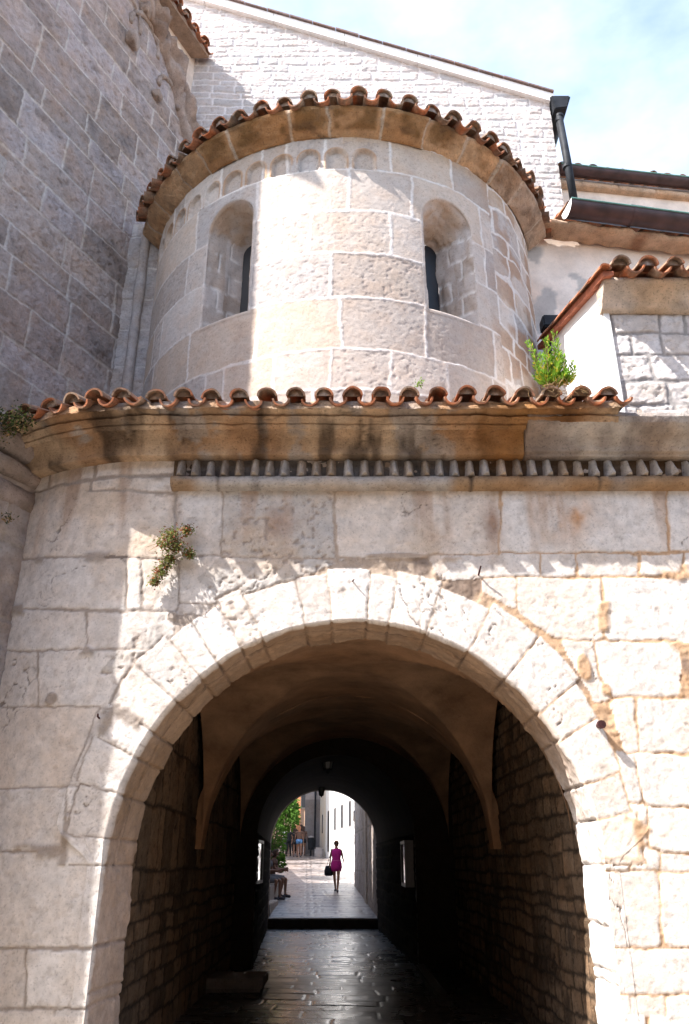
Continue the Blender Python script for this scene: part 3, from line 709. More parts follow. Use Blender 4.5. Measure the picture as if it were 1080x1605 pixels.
base = lerp(base, (.16, .10, .06), sstep(.3, .8, fbm(PH * AR, S, 9, 6, 3, 135)) * .5)
A = lerp(base, (.68, .58, .48), g * .9)
grid_obj('cornice', P, M_mould, apse, A)
cols = []; Re = AR + .345; a = -1.20; dphi = .3 / Re
z_e = AZ1 + .235
while a < 1.24:
    x, y = ap(a, Re); cols.append((float(x), float(y), z_e + .0 + .02 * math.sin(a * 9), math.sin(a), -math.cos(a), .3)); a += dphi * rnd.uniform(.93, 1.07)
tile_roof('roof_tiles', apse, cols, math.radians(14), 3, r=.096, lic=(.7, 1.3), jit=.08, paint_pan=(.4, 1.1), plug=.95)
# conical roof deck under the tiles
n = 40; V = []; F = []
for i in range(n + 1):
    a = -1.27 + 2.54 * i / n; x, y = ap(a, AR + .25); V.append((x, y, zE + .03)); x, y = ap(a, .3); V.append((x, min(y, AY - .05), zE + .65))
for i in range(n): F.append((2 * i, 2 * i + 2, 2 * i + 3, 2 * i + 1))
mesh_np('roof', V, F, plain_mat('roof_bedding', (.30, .22, .16), rough=.95), apse)
# corner strip between apse and church wall
# ------------------------------------------------------------------ generic wall panel on a straight plan line
def wall_panel(name, A2, B2, z0, z1, mat, parent, vb, lmin, lmax, seed, step=.015, jw=.009, depth=.012, rough=.006, c1=(.5, .45, .4), c2=(.42, .38, .34), cm=(.62, .58, .54), warp=.02, dark=(.2, .16, .14), darkamt=.4, mort_out=0.0, ztop=None, zbot=None, colf=None, tiltz=0.0, tone2=None):
    """masonry between plan points A2 and B2; front is to the right-hand side walking from A2 to B2"""
    A2, B2 = np.array(A2, float), np.array(B2, float); L_ = np.linalg.norm(B2 - A2); t = (B2 - A2) / L_; n = np.array([t[1], -t[0]])
    us = np.arange(0, L_ + step * .5, step); us[-1] = L_; zs = np.arange(z0, z1 + step * .5, step); U, Z = np.meshgrid(us, zs, indexing='ij')
    w1 = fbm(U, Z, seed, 1.8, 3, seed + 1); w2 = fbm(U, Z, seed + 5, 1.8, 3, seed + 2); wf = fbm(U, Z, seed, 14, 3, seed + 3)
    d, bid = courses(U + warp * w1 + .008 * wf, Z + warp * w2 + .008 * wf + tiltz * U, vb, lmin, lmax, seed, umin=-1, umax=L_ + 2)
    m = sstep(jw - .004, jw + .012, d + .004 * w1); tt_ = rid(bid, 1, seed); t2_ = rid(bid, 2, seed + 1)
    fr = fbm(U, Z, 0, 8, 4, seed + 4); ff = fbm(U, Z, 3, 28, 3, seed + 5); pit = sstep(.35, .75, fbm(U, Z, 8, 20, 3, seed + 6))
    h = m * depth * (.5 + tt_) + m * rough * (fr + .6 * ff) - m * rough * 1.2 * pit + (1 - m) * (mort_out + .003 * ff)
    a = lerp(c1, c2, tt_); a = lerp(a, tone2 or c1, (t2_ > .75) * .7)
    a = lerp(a, dark, np.clip(sstep(.1, .8, fbm(U, Z, 2, 3, 5, seed + 7)) * darkamt + pit * darkamt * .6, 0, 1))
    a = lerp(cm, a, m)
    if colf is not None: a = colf(U, Z, a, m)
    P = np.stack([A2[0] + t[0] * U + n[0] * h, A2[1] + t[1] * U + n[1] * h, Z], -1)
    keep = None
    if ztop is not None or zbot is not None:
        zc = (Z[:-1, :-1] + Z[1:, 1:]) / 2; uc = (U[:-1, :-1] + U[1:, 1:]) / 2; keep = np.ones(zc.shape, bool)
        if ztop is not None: keep &= zc < ztop(uc)
        if zbot is not None: keep &= zc > zbot(uc)
    return grid_obj(name, P, mat, parent, a, keep=keep)

def box_mb(bm, x0, x1, y0, y1, z0, z1):
    v = [bm.verts.new(p) for p in ((x0, y0, z0), (x1, y0, z0), (x1, y1, z0), (x0, y1, z0), (x0, y0, z1), (x1, y0, z1), (x1, y1, z1), (x0, y1, z1))]
    for f in ((0, 3, 2, 1), (4, 5, 6, 7), (0, 1, 5, 4), (1, 2, 6, 5), (2, 3, 7, 6), (3, 0, 4, 7)): bm.faces.new([v[i] for i in f])
def obj(name, bm, mat, parent=None, smooth=False, bevel=0, alb=None):
    if bevel: bmesh.ops.bevel(bm, geom=bm.edges[:], offset=bevel, segments=2, affect='EDGES')
    bmesh.ops.recalc_face_normals(bm, faces=bm.faces[:])
    me = bpy.data.meshes.new(name); bm.to_mesh(me); bm.free(); me.materials.append(mat)
    if smooth: me.polygons.foreach_set('use_smooth', [True] * len(me.polygons))
    if parent is not None: me.transform(Matrix.Translation(-Vector(parent.location)))
    if alb is not None:
        a = me.attributes.new('alb', 'FLOAT_COLOR', 'POINT'); a.data.foreach_set('color', np.tile([*alb, 1], len(me.vertices)).astype(np.float32))
    return link(bpy.data.objects.new(name, me), parent)
def box(name, x0, x1, y0, y1, z0, z1, mat, parent=None, bevel=0, alb=None):
    bm = bmesh.new(); box_mb(bm, x0, x1, y0, y1, z0, z1); return obj(name, bm, mat, parent, bevel=bevel, alb=alb)
def prism(name, plan, z0, z1, mat, parent=None, alb=None):
    """closed block over a plan polygon; z1 a number or one height per corner"""
    bm = bmesh.new(); n = len(plan); zz = z1 if hasattr(z1, '__len__') else [z1] * n
    lo = [bm.verts.new((x, y, z0)) for x, y in plan]; hi = [bm.verts.new((x, y, zz[i])) for i, (x, y) in enumerate(plan)]
    bm.faces.new(lo[::-1]); bm.faces.new(hi)
    for i in range(n): bm.faces.new((lo[i], lo[(i + 1) % n], hi[(i + 1) % n], hi[i]))
    return obj(name, bm, mat, parent, alb=alb)
def tube(bm, pts, radii, seg=8, cap=True):
    pts = [Vector(p) for p in pts]; ringsv = []
    for i, p in enumerate(pts):
        t = (pts[min(i + 1, len(pts) - 1)] - pts[max(i - 1, 0)]).normalized()
        up = Vector((0, 0, 1)) if abs(t.z) < .9 else Vector((1, 0, 0)); a = t.cross(up).normalized(); b = t.cross(a)
        r = radii[i] if hasattr(radii, '__len__') else radii
        ringsv.append([bm.verts.new(p + a * r * math.cos(2 * math.pi * k / seg) + b * r * math.sin(2 * math.pi * k / seg)) for k in range(seg)])
    for r0, r1 in zip(ringsv, ringsv[1:]):
        for k in range(seg): bm.faces.new((r0[k], r0[(k + 1) % seg], r1[(k + 1) % seg], r1[k]))
    if cap: bm.faces.new(ringsv[0][::-1]); bm.faces.new(ringsv[-1])

# ------------------------------------------------------------------ great church wall on the left
TX = lambda Y, o=0.0: -7.36 + .477 * Y + o * 1.108
church = thing('church_side_wall', 'tall grey stone church wall rising at the left edge, in shade', 'church')
Y_near, Y_far = 5.25, 9.95
nT = np.array([.9026, -.4305])
def colT(U, Z, a, m):
    pk_ = sstep(.0, .6, fbm(U, Z, 3, .9, 3, 207)); a = lerp(a, (.47, .37, .34), pk_ * .5 * m)
    return lerp(a, (.62, .56, .52), (1 - m) * sstep(-.2, .5, fbm(U, Z, 5, .8, 3, 209)) * .6)
def pt_on_T(px, py, off=0.0):
    Y = 8.0
    for _ in range(60):
        X, z = at(px, py, Y); Yn = (X - off * 1.108 + 7.36) / .477; Y = Y + .3 * (max(3, min(12, Yn)) - Y) * .5
    return TX(Y, off), Y, z
lnT = math.hypot(.477, 1)
def TU(Y): return (Y - Y_near) * lnT
mpts = [pt_on_T(x, y, .18) for x, y in ((236, -25), (252, 20), (270, 62), (285, 105), (296, 148), (304, 190))]
mu_ = np.array([TU(p[1]) for p in mpts]); mz_ = np.array([p[2] for p in mpts])
def zmould(u): return np.where(u < mu_[0], mz_[0] + (mu_[0] - u) * 1.2, np.interp(u, mu_, mz_)) if True else 0
ZE = 14.75
wall_panel('wall', (TX(Y_near), Y_near), (TX(Y_far), Y_far), 3.6, ZE, M_church, church, rows(3.3, 16, .34, .60, 31), .5, 1.15, 202, step=.0165, jw=.011, depth=.014, rough=.008, c1=(.52, .43, .39), c2=(.29, .24, .22), cm=(.58, .52, .48), dark=(.17, .14, .13), darkamt=.5, tone2=(.46, .40, .40), ztop=lambda u: zmould(u), colf=colT, mort_out=.004)
# plastered upper part
us = np.linspace(0, TU(Y_far), 90); P = []
for u in us:
    zb = float(zmould(np.array(u))) - .03; Y = Y_near + u / lnT
    P.append([(TX(Y, .012), Y, min(z, ZE)) for z in np.linspace(min(zb, ZE - .01), ZE, 20)])
P = np.array(P); grid_obj('upper_plaster', P, M_pink, church, alb=lerp((.78, .67, .58), (.72, .58, .48), sstep(-.2, .6, fbm(P[..., 1], P[..., 2], 0, 2, 4, 211))))
# worn raking moulding
n = 140; pr = [(0, -.26), (.10, -.24), (.17, -.15), (.18, -.05), (.12, .0), (.10, .03), (.22, .08), (.26, .16), (.20, .25), (0, .27)]
uu_ = np.linspace(mu_[0] - .2, mu_[-1] + .35, n); P = []
for i, u in enumerate(uu_):
    zc = float(np.interp(u, mu_, mz_)) if u <= mu_[-1] else mz_[-1] - (u - mu_[-1]) * 1.2
    if u < mu_[0]: zc = mz_[0] + (mu_[0] - u) * 1.2
    row = []
    for j_, (o, dz) in enumerate(pr):
        Y = Y_near + u / lnT; nn = float(fbm(u, j_ * .06, 0, 6, 4, 213)) - .8 * math.exp(-((u / .55 % 1 - .5) / .06) ** 2); er = 1 + .4 * nn
        row.append((TX(Y) + nT[0] * (o * er - .01), Y + nT[1] * (o * er - .01), zc + dz + .05 * nn))
    P.append(row)
P = np.array(P); grid_obj('raking_moulding', P, M_mould, church, alb=lerp((.50, .39, .33), (.30, .21, .16), sstep(-.3, .5, fbm(P[..., 1], P[..., 2], 0, 4, 4, 215))))
# worn corbels and blind arches below the moulding
for (px, py, s) in ((207, 64, .17), (228, 18, .15), (246, 150, .12)):
    x, y, z = pt_on_T(px, py, .05); bm = bmesh.new(); bmesh.ops.create_cube(bm, size=1.5); bmesh.ops.subdivide_edges(bm, edges=bm.edges[:], cuts=5, use_grid_fill=True)
    for v in bm.verts:
        k = (1.0 if v.co.z > 0 else 1 + .45 * v.co.z) * (1 + .18 * max(0, 1.3 - v.co.length)) + .22 * float(vnoise(v.co.x * 1.7 + px, v.co.y * 1.7, v.co.z * 1.7, 4)); v.co = Vector((v.co.x * s * .7 * k, v.co.y * s * .9 * k, v.co.z * s * k * (1.1 if v.co.z < 0 else .7))) + Vector((x, y, z))
    obj('corbel', bm, M_mould, church, smooth=True, alb=(.46, .37, .32))
for (px, py, r) in ((225, 60, .34), (196, 20, .34), (262, 150, .26)):
    x, y, z = pt_on_T(px, py, .0); pts = []
    for a in np.linspace(-.2, 3.3, 18):
        uo = r * math.cos(a); nn = rnd.uniform(-.012, .012); pts.append((x + .43 * uo + nT[0] * (.02 + nn), y + .903 * uo + nT[1] * (.02 + nn), z + r * math.sin(a) * 1.2))
    bm = bmesh.new(); tube(bm, pts, [.045 + rnd.uniform(-.012, .012) for _ in pts]); obj('blind_arch', bm, M_mould, church, smooth=True, alb=(.47, .38, .33))
# its body, kept out of sight behind the face
near = (TX(Y_near, -.02), Y_near); far = (TX(Y_far, -.02), Y_far)
prism('body', [near, far, (far[0] - 9 * nT[0], far[1] + 9 * .4305), (near[0] - 9 * nT[0], near[1] + 9 * .4305)], 0, ZE, M_church, church, alb=(.42, .38, .36))
cols = []; Y = Y_far - .3
while Y > 5.0: cols.append((TX(Y) + nT[0] * .36, Y + nT[1] * .36, ZE + .02, nT[0], nT[1], .27)); Y -= .27 * .903
tile_roof('eave_tiles', church, cols, math.radians(18), 2, r=.10, jit=.1, plug=.9, lic=(.0, .7), lift=-.02)
prism('eave_board', [(TX(5.1), 5.1), (TX(5.1, .3), 5.1), (TX(9.7, .3), 9.7), (TX(9.7), 9.7)], ZE - .10, ZE + .005, M_mould, church, alb=(.45, .33, .25))
# niche at the very left edge
# lower, thicker church base with its mouldings
base = thing('church_base_wall', 'lower projecting base of the church with a moulded ledge beside the bend of the archway wall', 'wall')
BX = lambda Y, o=0.0: -6.22 + .477 * Y + o * 1.108
zl = zat(690, 6.6)
wall_panel('wall', (BX(5.58), 5.58), (BX(7.15), 7.15), 0, zl, M_church, base, rows(0, 6, .4, .7, 33), .5, .9, 232, step=.02, c1=(.47, .41, .38), c2=(.40, .35, .33), cm=(.40, .35, .31), dark=(.2, .16, .15), darkamt=.4)
prism('body', [(BX(5.58, -.02), 5.58), (BX(7.6, -.02), 7.6), (TX(7.6), 7.6), (BX(5.58) - 4 * nT[0], 5.58 + 4 * .4305)], 0, zl + .03, M_church, base, alb=(.42, .38, .36))
for (ya, yb, o, nm) in ((693, 722, .16, 'ledge'), (728, 752, .10, 'moulding'), (760, 790, .06, 'moulding')):
    z1_, z0_ = zat(ya, 6.65), zat(yb, 6.65); n = 50; P = []
    for i in range(n):
        Y = 5.95 + (7.15 - 5.95) * i / (n - 1); row = []
        for (q, f) in ((0, 0), (.5, .0), (.85, .15), (1, .45), (.95, .75), (.7, .95), (0, 1)):
            nn = .014 * float(fbm(Y, f, 0, 4, 3, 241)); row.append((BX(Y, 0) + nT[0] * (o * q + nn - .01), Y + nT[1] * (o * q + nn - .01), z0_ + (z1_ - z0_) * f + nn))
        P.append(row)
    P = np.array(P); grid_obj(nm, P, M_mould, base, alb=lerp((.45, .37, .34), (.33, .27, .24), sstep(-.3, .4, fbm(P[..., 1], P[..., 2], 0, 5, 3, 243))))
prism('shadow_block', [(BX(5.59, -.03), 5.59), (BX(5.95, -.03), 5.95), (TX(5.95), 5.95), (TX(5.59) - .2, 5.69)], zl - .2, 8.1, M_church, base, alb=(.42, .38, .36))  # out-of-view block added so its shadow edge falls on the facade
# corner pilaster strip beside the apse
pil = wall_panel('pilaster', (-3.14, 8.95), (-2.50, 8.95), 5.2, 10.1, M_church, church, rows(5, 11, .4, .6, 35), .7, .8, 252, c1=(.50, .44, .41), c2=(.44, .39, .37), cm=(.62, .56, .52), dark=(.26, .22, .2), darkamt=.4)
bm = bmesh.new(); tube(bm, [(-2.86, 8.93, z) for z in np.arange(5.2, 10.1, .3)], [.07 + rnd.uniform(-.008, .008) for _ in np.arange(5.2, 10.1, .3)], seg=10); obj('corner_shaft', bm, M_church, church, smooth=True, alb=(.48, .42, .39))

# ------------------------------------------------------------------ gabled nave wall behind the apse
YG = 9.80
nave = thing('gabled_nave_wall', 'gabled pale rubble stone wall with white raking coping and dark downpipe', 'church')
gx1 = at(866, 200, YG)[0]; zg1 = at(860, 158, YG)[1]; xg0, zg0 = at(360, 14, YG); slope_g = (zg0 - zg1) / (gx1 - xg0)
ztop = lambda u: zg1 + slope_g * (gx1 - (u - 5.2)) 
wall_panel('wall', (-5.2, YG), (gx1, YG), 9.2, 18.2, M_apse, nave, rows(9, 19, .12, .215, 41), .2, .55, 262, step=.016, jw=.012, depth=.012, rough=.006, c1=(.60, .545, .52), c2=(.50, .455, .435), cm=(.72, .68, .66), warp=.03, dark=(.36, .32, .30), darkamt=.35, tone2=(.44, .42, .41), ztop=ztop)
# coping: pale slabs on the rake with thin dark tiles on top
import itertools
def rake(name, z_lo, z_hi, y0, y1, mat, k0=-5.2, seg=.62, alb=None, wig=.0):
    bm = bmesh.new(); x = k0
    while x < gx1 + .06:
        xe = min(x + seg, gx1 + .08); dzz = rnd.uniform(-wig, wig); zz = lambda q: zg1 + slope_g * (gx1 - q)
        v = [bm.verts.new(p) for p in ((x + .004, y0, zz(x) + z_lo), (xe - .004, y0, zz(xe) + z_lo), (xe - .004, y0, zz(xe) + z_hi + dzz), (x + .004, y0, zz(x) + z_hi + dzz), (x + .004, y1, zz(x) + z_lo), (xe - .004, y1, zz(xe) + z_lo), (xe - .004, y1, zz(xe) + z_hi + dzz), (x + .004, y1, zz(x) + z_hi + dzz))]
        for f in ((0, 1, 2, 3), (7, 6, 5, 4), (0, 4, 5, 1), (3, 2, 6, 7), (0, 3, 7, 4), (1, 5, 6, 2)): bm.faces.new([v[i] for i in f])
        x += seg
    return obj(name, bm, mat, nave, alb=alb)
rake('coping', -.10, .10, YG - .09, YG + .5, M_flash, seg=1.3)
rake('verge_tiles', .105, .135, YG - .135, YG + .6, M_tile, seg=.42, alb=(.22, .16, .15), wig=.012)
ZV = 4.9
nb = [(-5.2, YG + .03), (gx1 - .01, YG + .03), (gx1 - .01, YG + 9), (-5.2, YG + 9)]
prism('body', nb, ZV, [zg1 + slope_g * (gx1 + 5.2), zg1, zg1, zg1 + slope_g * (gx1 + 5.2)], M_apse, nave, alb=(.6, .56, .52))
# hopper and downpipe
dpb = bmesh.new(); xh = at(866, 160, YG - .12)[0] + .03; yh = YG - .12
zh0, zh1 = at(870, 195, yh)[1], at(870, 146, yh)[1]
tube(dpb, [(xh + .03, yh, zh0 + .05), (xh + .04, yh, 13.2), (xh + .07, yh + .0, 12.2), (xh + .08, yh, at(885, 318, yh)[1])], .064, seg=14); obj('downpipe', dpb, M_pipe, nave, smooth=True)
bm = bmesh.new()
for zc in (13.15, 12.0):
    tube(bm, [(xh + .05, yh, zc), (xh + .05, yh, zc + .05)], .072, seg=14)
obj('pipe_clip', bm, M_pipe, nave)
# end of the eave gutter, seen from its end: half-round
def gutter(name, p0, p1, r, mat, parent, lip=True, thick=.012, endcap=True, seams=()):
    p0, p1 = Vector(p0), Vector(p1); t = (p1 - p0).normalized(); side = Vector((t.y, -t.x, 0)).normalized(); up = Vector((0, 0, 1))
    bm = bmesh.new(); N_ = 40; segs = 14
    prev = None
    for i in range(N_ + 1):
        c = p0.lerp(p1, i / N_); ring = []
        for k in range(segs + 1):
            a = math.pi * k / segs; ring.append(bm.verts.new(c + side * (r * math.cos(a)) - up * (r * math.sin(a)) + up * .0))
        for k in range(segs, -1, -1):
            a = math.pi * k / segs; ring.append(bm.verts.new(c + side * ((r - thick) * math.cos(a)) - up * ((r - thick) * math.sin(a))))
        if prev:
            for k in range(len(ring)): bm.faces.new((prev[k], prev[(k + 1) % len(ring)], ring[(k + 1) % len(ring)], ring[k]))
        else: first = ring
        prev = ring
    o = obj(name, bm, mat, parent, smooth=True)
    bm = bmesh.new(); tube(bm, [p0 + side * r, p1 + side * r], .014, seg=8); obj('rolled_edge', bm, M_patina, o)
    for f in seams:
        bm = bmesh.new(); c = p0.lerp(p1, f)
        for k in range(segs):
            a0, a1 = math.pi * k / segs, math.pi * (k + 1) / segs; vs_ = []
            for (a, dt, rr_) in ((a0, -.02, r + .006), (a1, -.02, r + .006), (a1, .02, r + .006), (a0, .02, r + .006)):
                vs_.append(bm.verts.new(c + t * dt + side * (rr_ * math.cos(a)) - up * (rr_ * math.sin(a))))
            bm.faces.new(vs_)
        obj('gutter_joint', bm, mat, o)
    bm = bmesh.new(); vs_ = [bm.verts.new(p0 + side * (r * math.cos(math.pi * k / segs)) - up * (r * math.sin(math.pi * k / segs)) - t * .004) for k in range(segs + 1)]; bm.faces.new(vs_)
    obj('end_cap', bm, M_flash if name == 'gutter' and endcap == 'pale' else mat, o)
    return o
hz = at(870, 152, yh)[1]
gutter('gutter', (gx1 + .16, YG - .12, hz), (gx1 + .16, YG + 6, hz), .17, M_pipe, nave)
bm = bmesh.new(); vs_ = [(gx1 + .00, YG - .14, hz + .02), (gx1 + .33, YG - .14, hz + .02), (gx1 + .26, YG - .14, hz - .26), (gx1 + .04, YG - .14, hz - .30)]
a_ = [bm.verts.new(v) for v in vs_]; b_ = [bm.verts.new((v[0], v[1] + .2, v[2])) for v in vs_]; bm.faces.new(a_[::-1]); bm.faces.new(b_)
for i in range(4): bm.faces.new((a_[i], a_[(i + 1) % 4], b_[(i + 1) % 4], b_[i]))
obj('hopper', bm, M_pipe, nave, bevel=.015)

# ------------------------------------------------------------------ plastered houses to the right
ph_ = thing('plastered_aisle', 'peach plastered aisle wall with brown half-round gutter right of the apse', 'building')
g0 = Vector((at(888, 322, 8.6)[0], 8.6, at(888, 324, 8.6)[1])); gdir = Vector((1, .163, 0)).normalized(); g1 = g0 + gdir * 6
gutter('gutter', g0, g1, .165, M_gutter, ph_, seams=(.16, .5, .8), endcap='pale')
def panel(name, A2, B2, z0, z1, mat, parent, colf, step=.04, amp=.004, seed=0):
    A2, B2 = np.array(A2, float), np.array(B2, float); L_ = np.linalg.norm(B2 - A2); t = (B2 - A2) / L_; n = np.array([t[1], -t[0]])
    us = np.linspace(0, L_, max(3, int(L_ / step))); zs = np.linspace(z0, z1, max(3, int((z1 - z0) / step))); U, Z = np.meshgrid(us, zs, indexing='ij')
    h = amp * fbm(U, Z, seed, 2.5, 4, 300 + seed); P = np.stack([A2[0] + t[0] * U + n[0] * h, A2[1] + t[1] * U + n[1] * h, Z], -1)
    return grid_obj(name, P, mat, parent, colf(U, Z))
w0 = (2.0, 9.75 - .1 * .0 - .05); w0 = (2.3, 8.9); w1_ = (w0[0] + 6.8, w0[1] + 6.8 * .163)
def colpink(U, Z):
    a = lerp((.74, .60, .50), (.80, .70, .62), sstep(-.4, .5, fbm(U, Z, 0, .9, 4, 311)))
    a = lerp(a, (.80, .76, .73), sstep(8.4, 7.2, Z) if False else 1 - sstep(7.0, 9.0, Z))
    bare = sstep(.25, .4, fbm(U, Z, 3, 2.6, 5, 313) + .9 * np.exp(-((U - .55) / .18) ** 2 - ((Z - 8.3) / .9) ** 2) - .35 * sstep(.6, 1.6, U))
    a = lerp(a, (.42, .40, .385), bare * .85)
    return a
panel('wall', w0, w1_, 5.0, g0.z - .12, M_pink, ph_, colpink)
# rough stone eave course below the gutter
us = np.arange(0, 6.5, .025); zc0 = g0.z - .23; P = []
for u in us:
    b = np.array([2.55 + u * .987, 8.905 + u * .161]); row = []
    for (o, dz) in ((0, -.01), (.20, -.01), (.28, .01), (.30, .045), (.28, .08), (0, .10)):
        nn = float(fbm(u, o * 3 + dz * 5, 0, 6, 3, 317)); row.append((b[0] + .161 * o * (1 + .2 * nn), b[1] - .987 * (o + .02 * nn), zc0 + dz + .018 * nn))
    P.append(row)
P = np.array(P); grid_obj('eave_course', P, M_mould, ph_, alb=lerp((.60, .42, .29), (.34, .20, .13), sstep(-.1, .5, fbm(P[..., 0], P[..., 2] * 3, 0, 3, 4, 319))))
cols = []
for i in range(18):
    q = g0 + gdir * (.12 + i * .31); cols.append((q.x - gdir.y * -.0 + 0, q.y + .06, q.z + .03, .161, -.987, .31))
tile_roof('roof_tiles', ph_, cols, math.radians(16), 3, r=.105, plug=0, lic=(.6, 1.0))
bm = bmesh.new(); q = g0 + gdir * .95
tube(bm, [(q.x - .15, q.y + .12, q.z + .12), (q.x + .1, q.y + .12, q.z + .20), (q.x + .45, q.y + .16, q.z + .17), (q.x + .85, q.y + .2, q.z + .05)], .085, seg=14); obj('roof_pipe', bm, M_pipe, ph_, smooth=True)
up_ = thing('upper_plastered_wall', 'higher peach plastered wall with thin brown gutter behind the aisle roof, at the right', 'building')
h0 = Vector((at(876, 264, 10.7)[0], 10.7, at(888, 264, 10.7)[1])); hdir = Vector((1, .13, 0)).normalized(); h1 = h0 + hdir * 6.5
gutter('gutter', h0, h1, .12, M_gutter, up_, seams=(.17, .38, .6, .85))
panel('wall', (h0.x - .3, h0.y + .16), (h1.x, h1.y + .16), 10.9, h0.z, M_pink, up_, lambda U, Z: lerp((.80, .68, .58), (.76, .60, .49), sstep(-.3, .6, fbm(U, Z, 0, 1.2, 4, 321))))
us = np.arange(0, 6.4, .03); P = []
for u in us:
    k = math.floor(u / .72); row = []
    for (o, dz) in ((.0, -.07), (.10, -.06), (.13, 0), (.10, .06), (0, .07)):
        jn = .02 * math.exp(-((u / .72 - k) / .02) ** 2); row.append((h0.x - .3 + .99 * u, h0.y + .15 + .13 * u - (o - jn) - .006 * float(rid(k + 5, 1, 1)), h0.z - .22 + dz * (1 - jn * 4)))
    P.append(row)
grid_obj('eave_moulding', np.array(P), M_mould, up_, alb=np.tile(np.array([.66, .47, .33]), (len(P), 5, 1)))
cols = []
for i in range(22):
    q = h0 + hdir * (.1 + i * .29); cols.append((q.x, q.y + .05, q.z + .05, .13, -.991, .29))
tile_roof('roof_tiles', up_, cols, math.radians(20), 2, r=.095, plug=.3, lic=(.9, 1.3), lift=.02)

# small lean-to house above the archway, right
house = thing('small_attic_house', 'small white lean-to with stone front and tiled eave standing above the cornice at the right', 'building')
hx = at(944, 480, YF)[0]; hz0 = zk1 + .03; hz1 = at(945, 486, YF)[1]
def colhouse(U, Z, a, m): return a
wall_panel('front_wall', (hx + .02, YF), (7, YF), hz0, hz1 + .05, M_facade, house, [hz0 - .05, hz0 + .13, hz0 + .34, hz0 + .60, hz0 + .88, hz0 + 1.15, hz0 + 1.4], .24, .52, 273, step=.012, jw=.016, depth=.010, rough=.007, c1=(.66, .62, .60), c2=(.56, .51, .475), cm=(.33, .305, .29), warp=.035, dark=(.42, .36, .31), darkamt=.3)
zback = hz1 + .95
prism('side_wall', [(hx, YF + .004), (hx + .5, YF + .03), (hx + .5, 8.6), (hx, 8.6)], 5.0, [hz1 + .28, hz1 + .28, hz1 + 1.06, hz1 + 1.06], M_white, house)
prism('corner_plaster', [(hx - .012, YF - .03), (hx + .045, YF - .03), (hx + .045, YF + .05), (hx - .012, YF + .05)], 5.2, hz1 + .1, M_white, house)
# moulded eave course
us = np.arange(hx - .04, 7, .03); P = []
zq = at(945, 486, YF - .05)[1]
prh = ((0, -.02), (.05, -.02), (.09, .0), (.105, .045), (.12, .06), (.16, .10), (.21, .17), (.24, .20), (.25, .235), (0, .24))
for u in us: P.append([(u, YF - .0 - o - .004 * float(fbm(u, o, 0, 5, 3, 331)), zq + dz) for o, dz in prh])
P = np.array(P); o = grid_obj('eave_course', P, M_mould, house, alb=lerp((.72, .60, .50), (.66, .50, .36), sstep(-.2, .5, fbm(P[..., 0], P[..., 2] * 3, 0, 2, 4, 333))))
bm = bmesh.new(); bm.from_mesh(o.data); bm.verts.ensure_lookup_table(); bm.faces.new([bm.verts[j] for j in range(len(prh))]); bm.to_mesh(o.data); bm.free()
cols = []; x = hx + .10
while x < 7: cols.append((x, YF - .36, zq + .245, 0, -1, .265)); x += .265
tile_roof('roof_tiles', house, cols, math.radians(20), 6, r=.088, lic=(.4, 1.0), plug=1.0)
# verge tiles and board down the left side
T_ = Tiles()
for k in range(7):
    T_.tile(np.array([hx - .06, YF - .38 + k * .33, zq + .235 + k * .33 * math.tan(math.radians(20))]), (0, -1), (1, 0), math.radians(20), .42, .058, .05, True, .03, lichen=.15)
T_.build('verge_tiles', house)
bm = bmesh.new(); s20 = math.tan(math.radians(20)); ya, yb = YF - .33, 8.6; v = []
for (x, y, dz) in ((hx - .07, ya, .18), (hx - .07, yb, .18), (hx + .03, yb, .18), (hx + .03, ya, .20), (hx - .07, ya, .245), (hx - .07, yb, .245), (hx + .03, yb, .245), (hx + .03, ya, .245)): v.append(bm.verts.new((x, y, zq + dz + (y - ya) * s20)))
for f in ((0, 3, 2, 1), (4, 5, 6, 7), (0, 1, 5, 4), (1, 2, 6, 5), (2, 3, 7, 6), (3, 0, 4, 7)): bm.faces.new([v[i] for i in f])
obj('verge_board', bm, plain_mat('red_clay_verge', (.38, .13, .07), rough=.85, vary=.25), house)
X_, Z_ = at(862, 518, 8.3)
bm = bmesh.new(); tube(bm, [(X_, 8.3, Z_ + .1), (X_ + .01, 8.3, Z_ - .5)], .07, seg=12); obj('downpipe', bm, M_pipe, house, smooth=True)
box('gutter_box', X_ - .1, X_ + .14, 8.2, 8.4, Z_ + .0, Z_ + .18, M_pipe, house, bevel=.02)
# lean-to roof deck
prism('roof', [(hx + .035, YF - .2), (7, YF - .2), (7, 8.55), (hx + .035, 8.55)], 7.0 if False else hz1 + .30, [hz1 + .31, hz1 + .31, zback + .12, zback + .12], plain_mat('roof_clay', (.34, .16, .09), rough=.9), house)
prism('body', [(hx + .3, YF + .04), (7, YF + .04), (7, 8.7), (hx + .3, 8.7)], 4.5, [hz1 + .15, hz1 + .15, hz1 + .15, hz1 + .15], M_white, house)


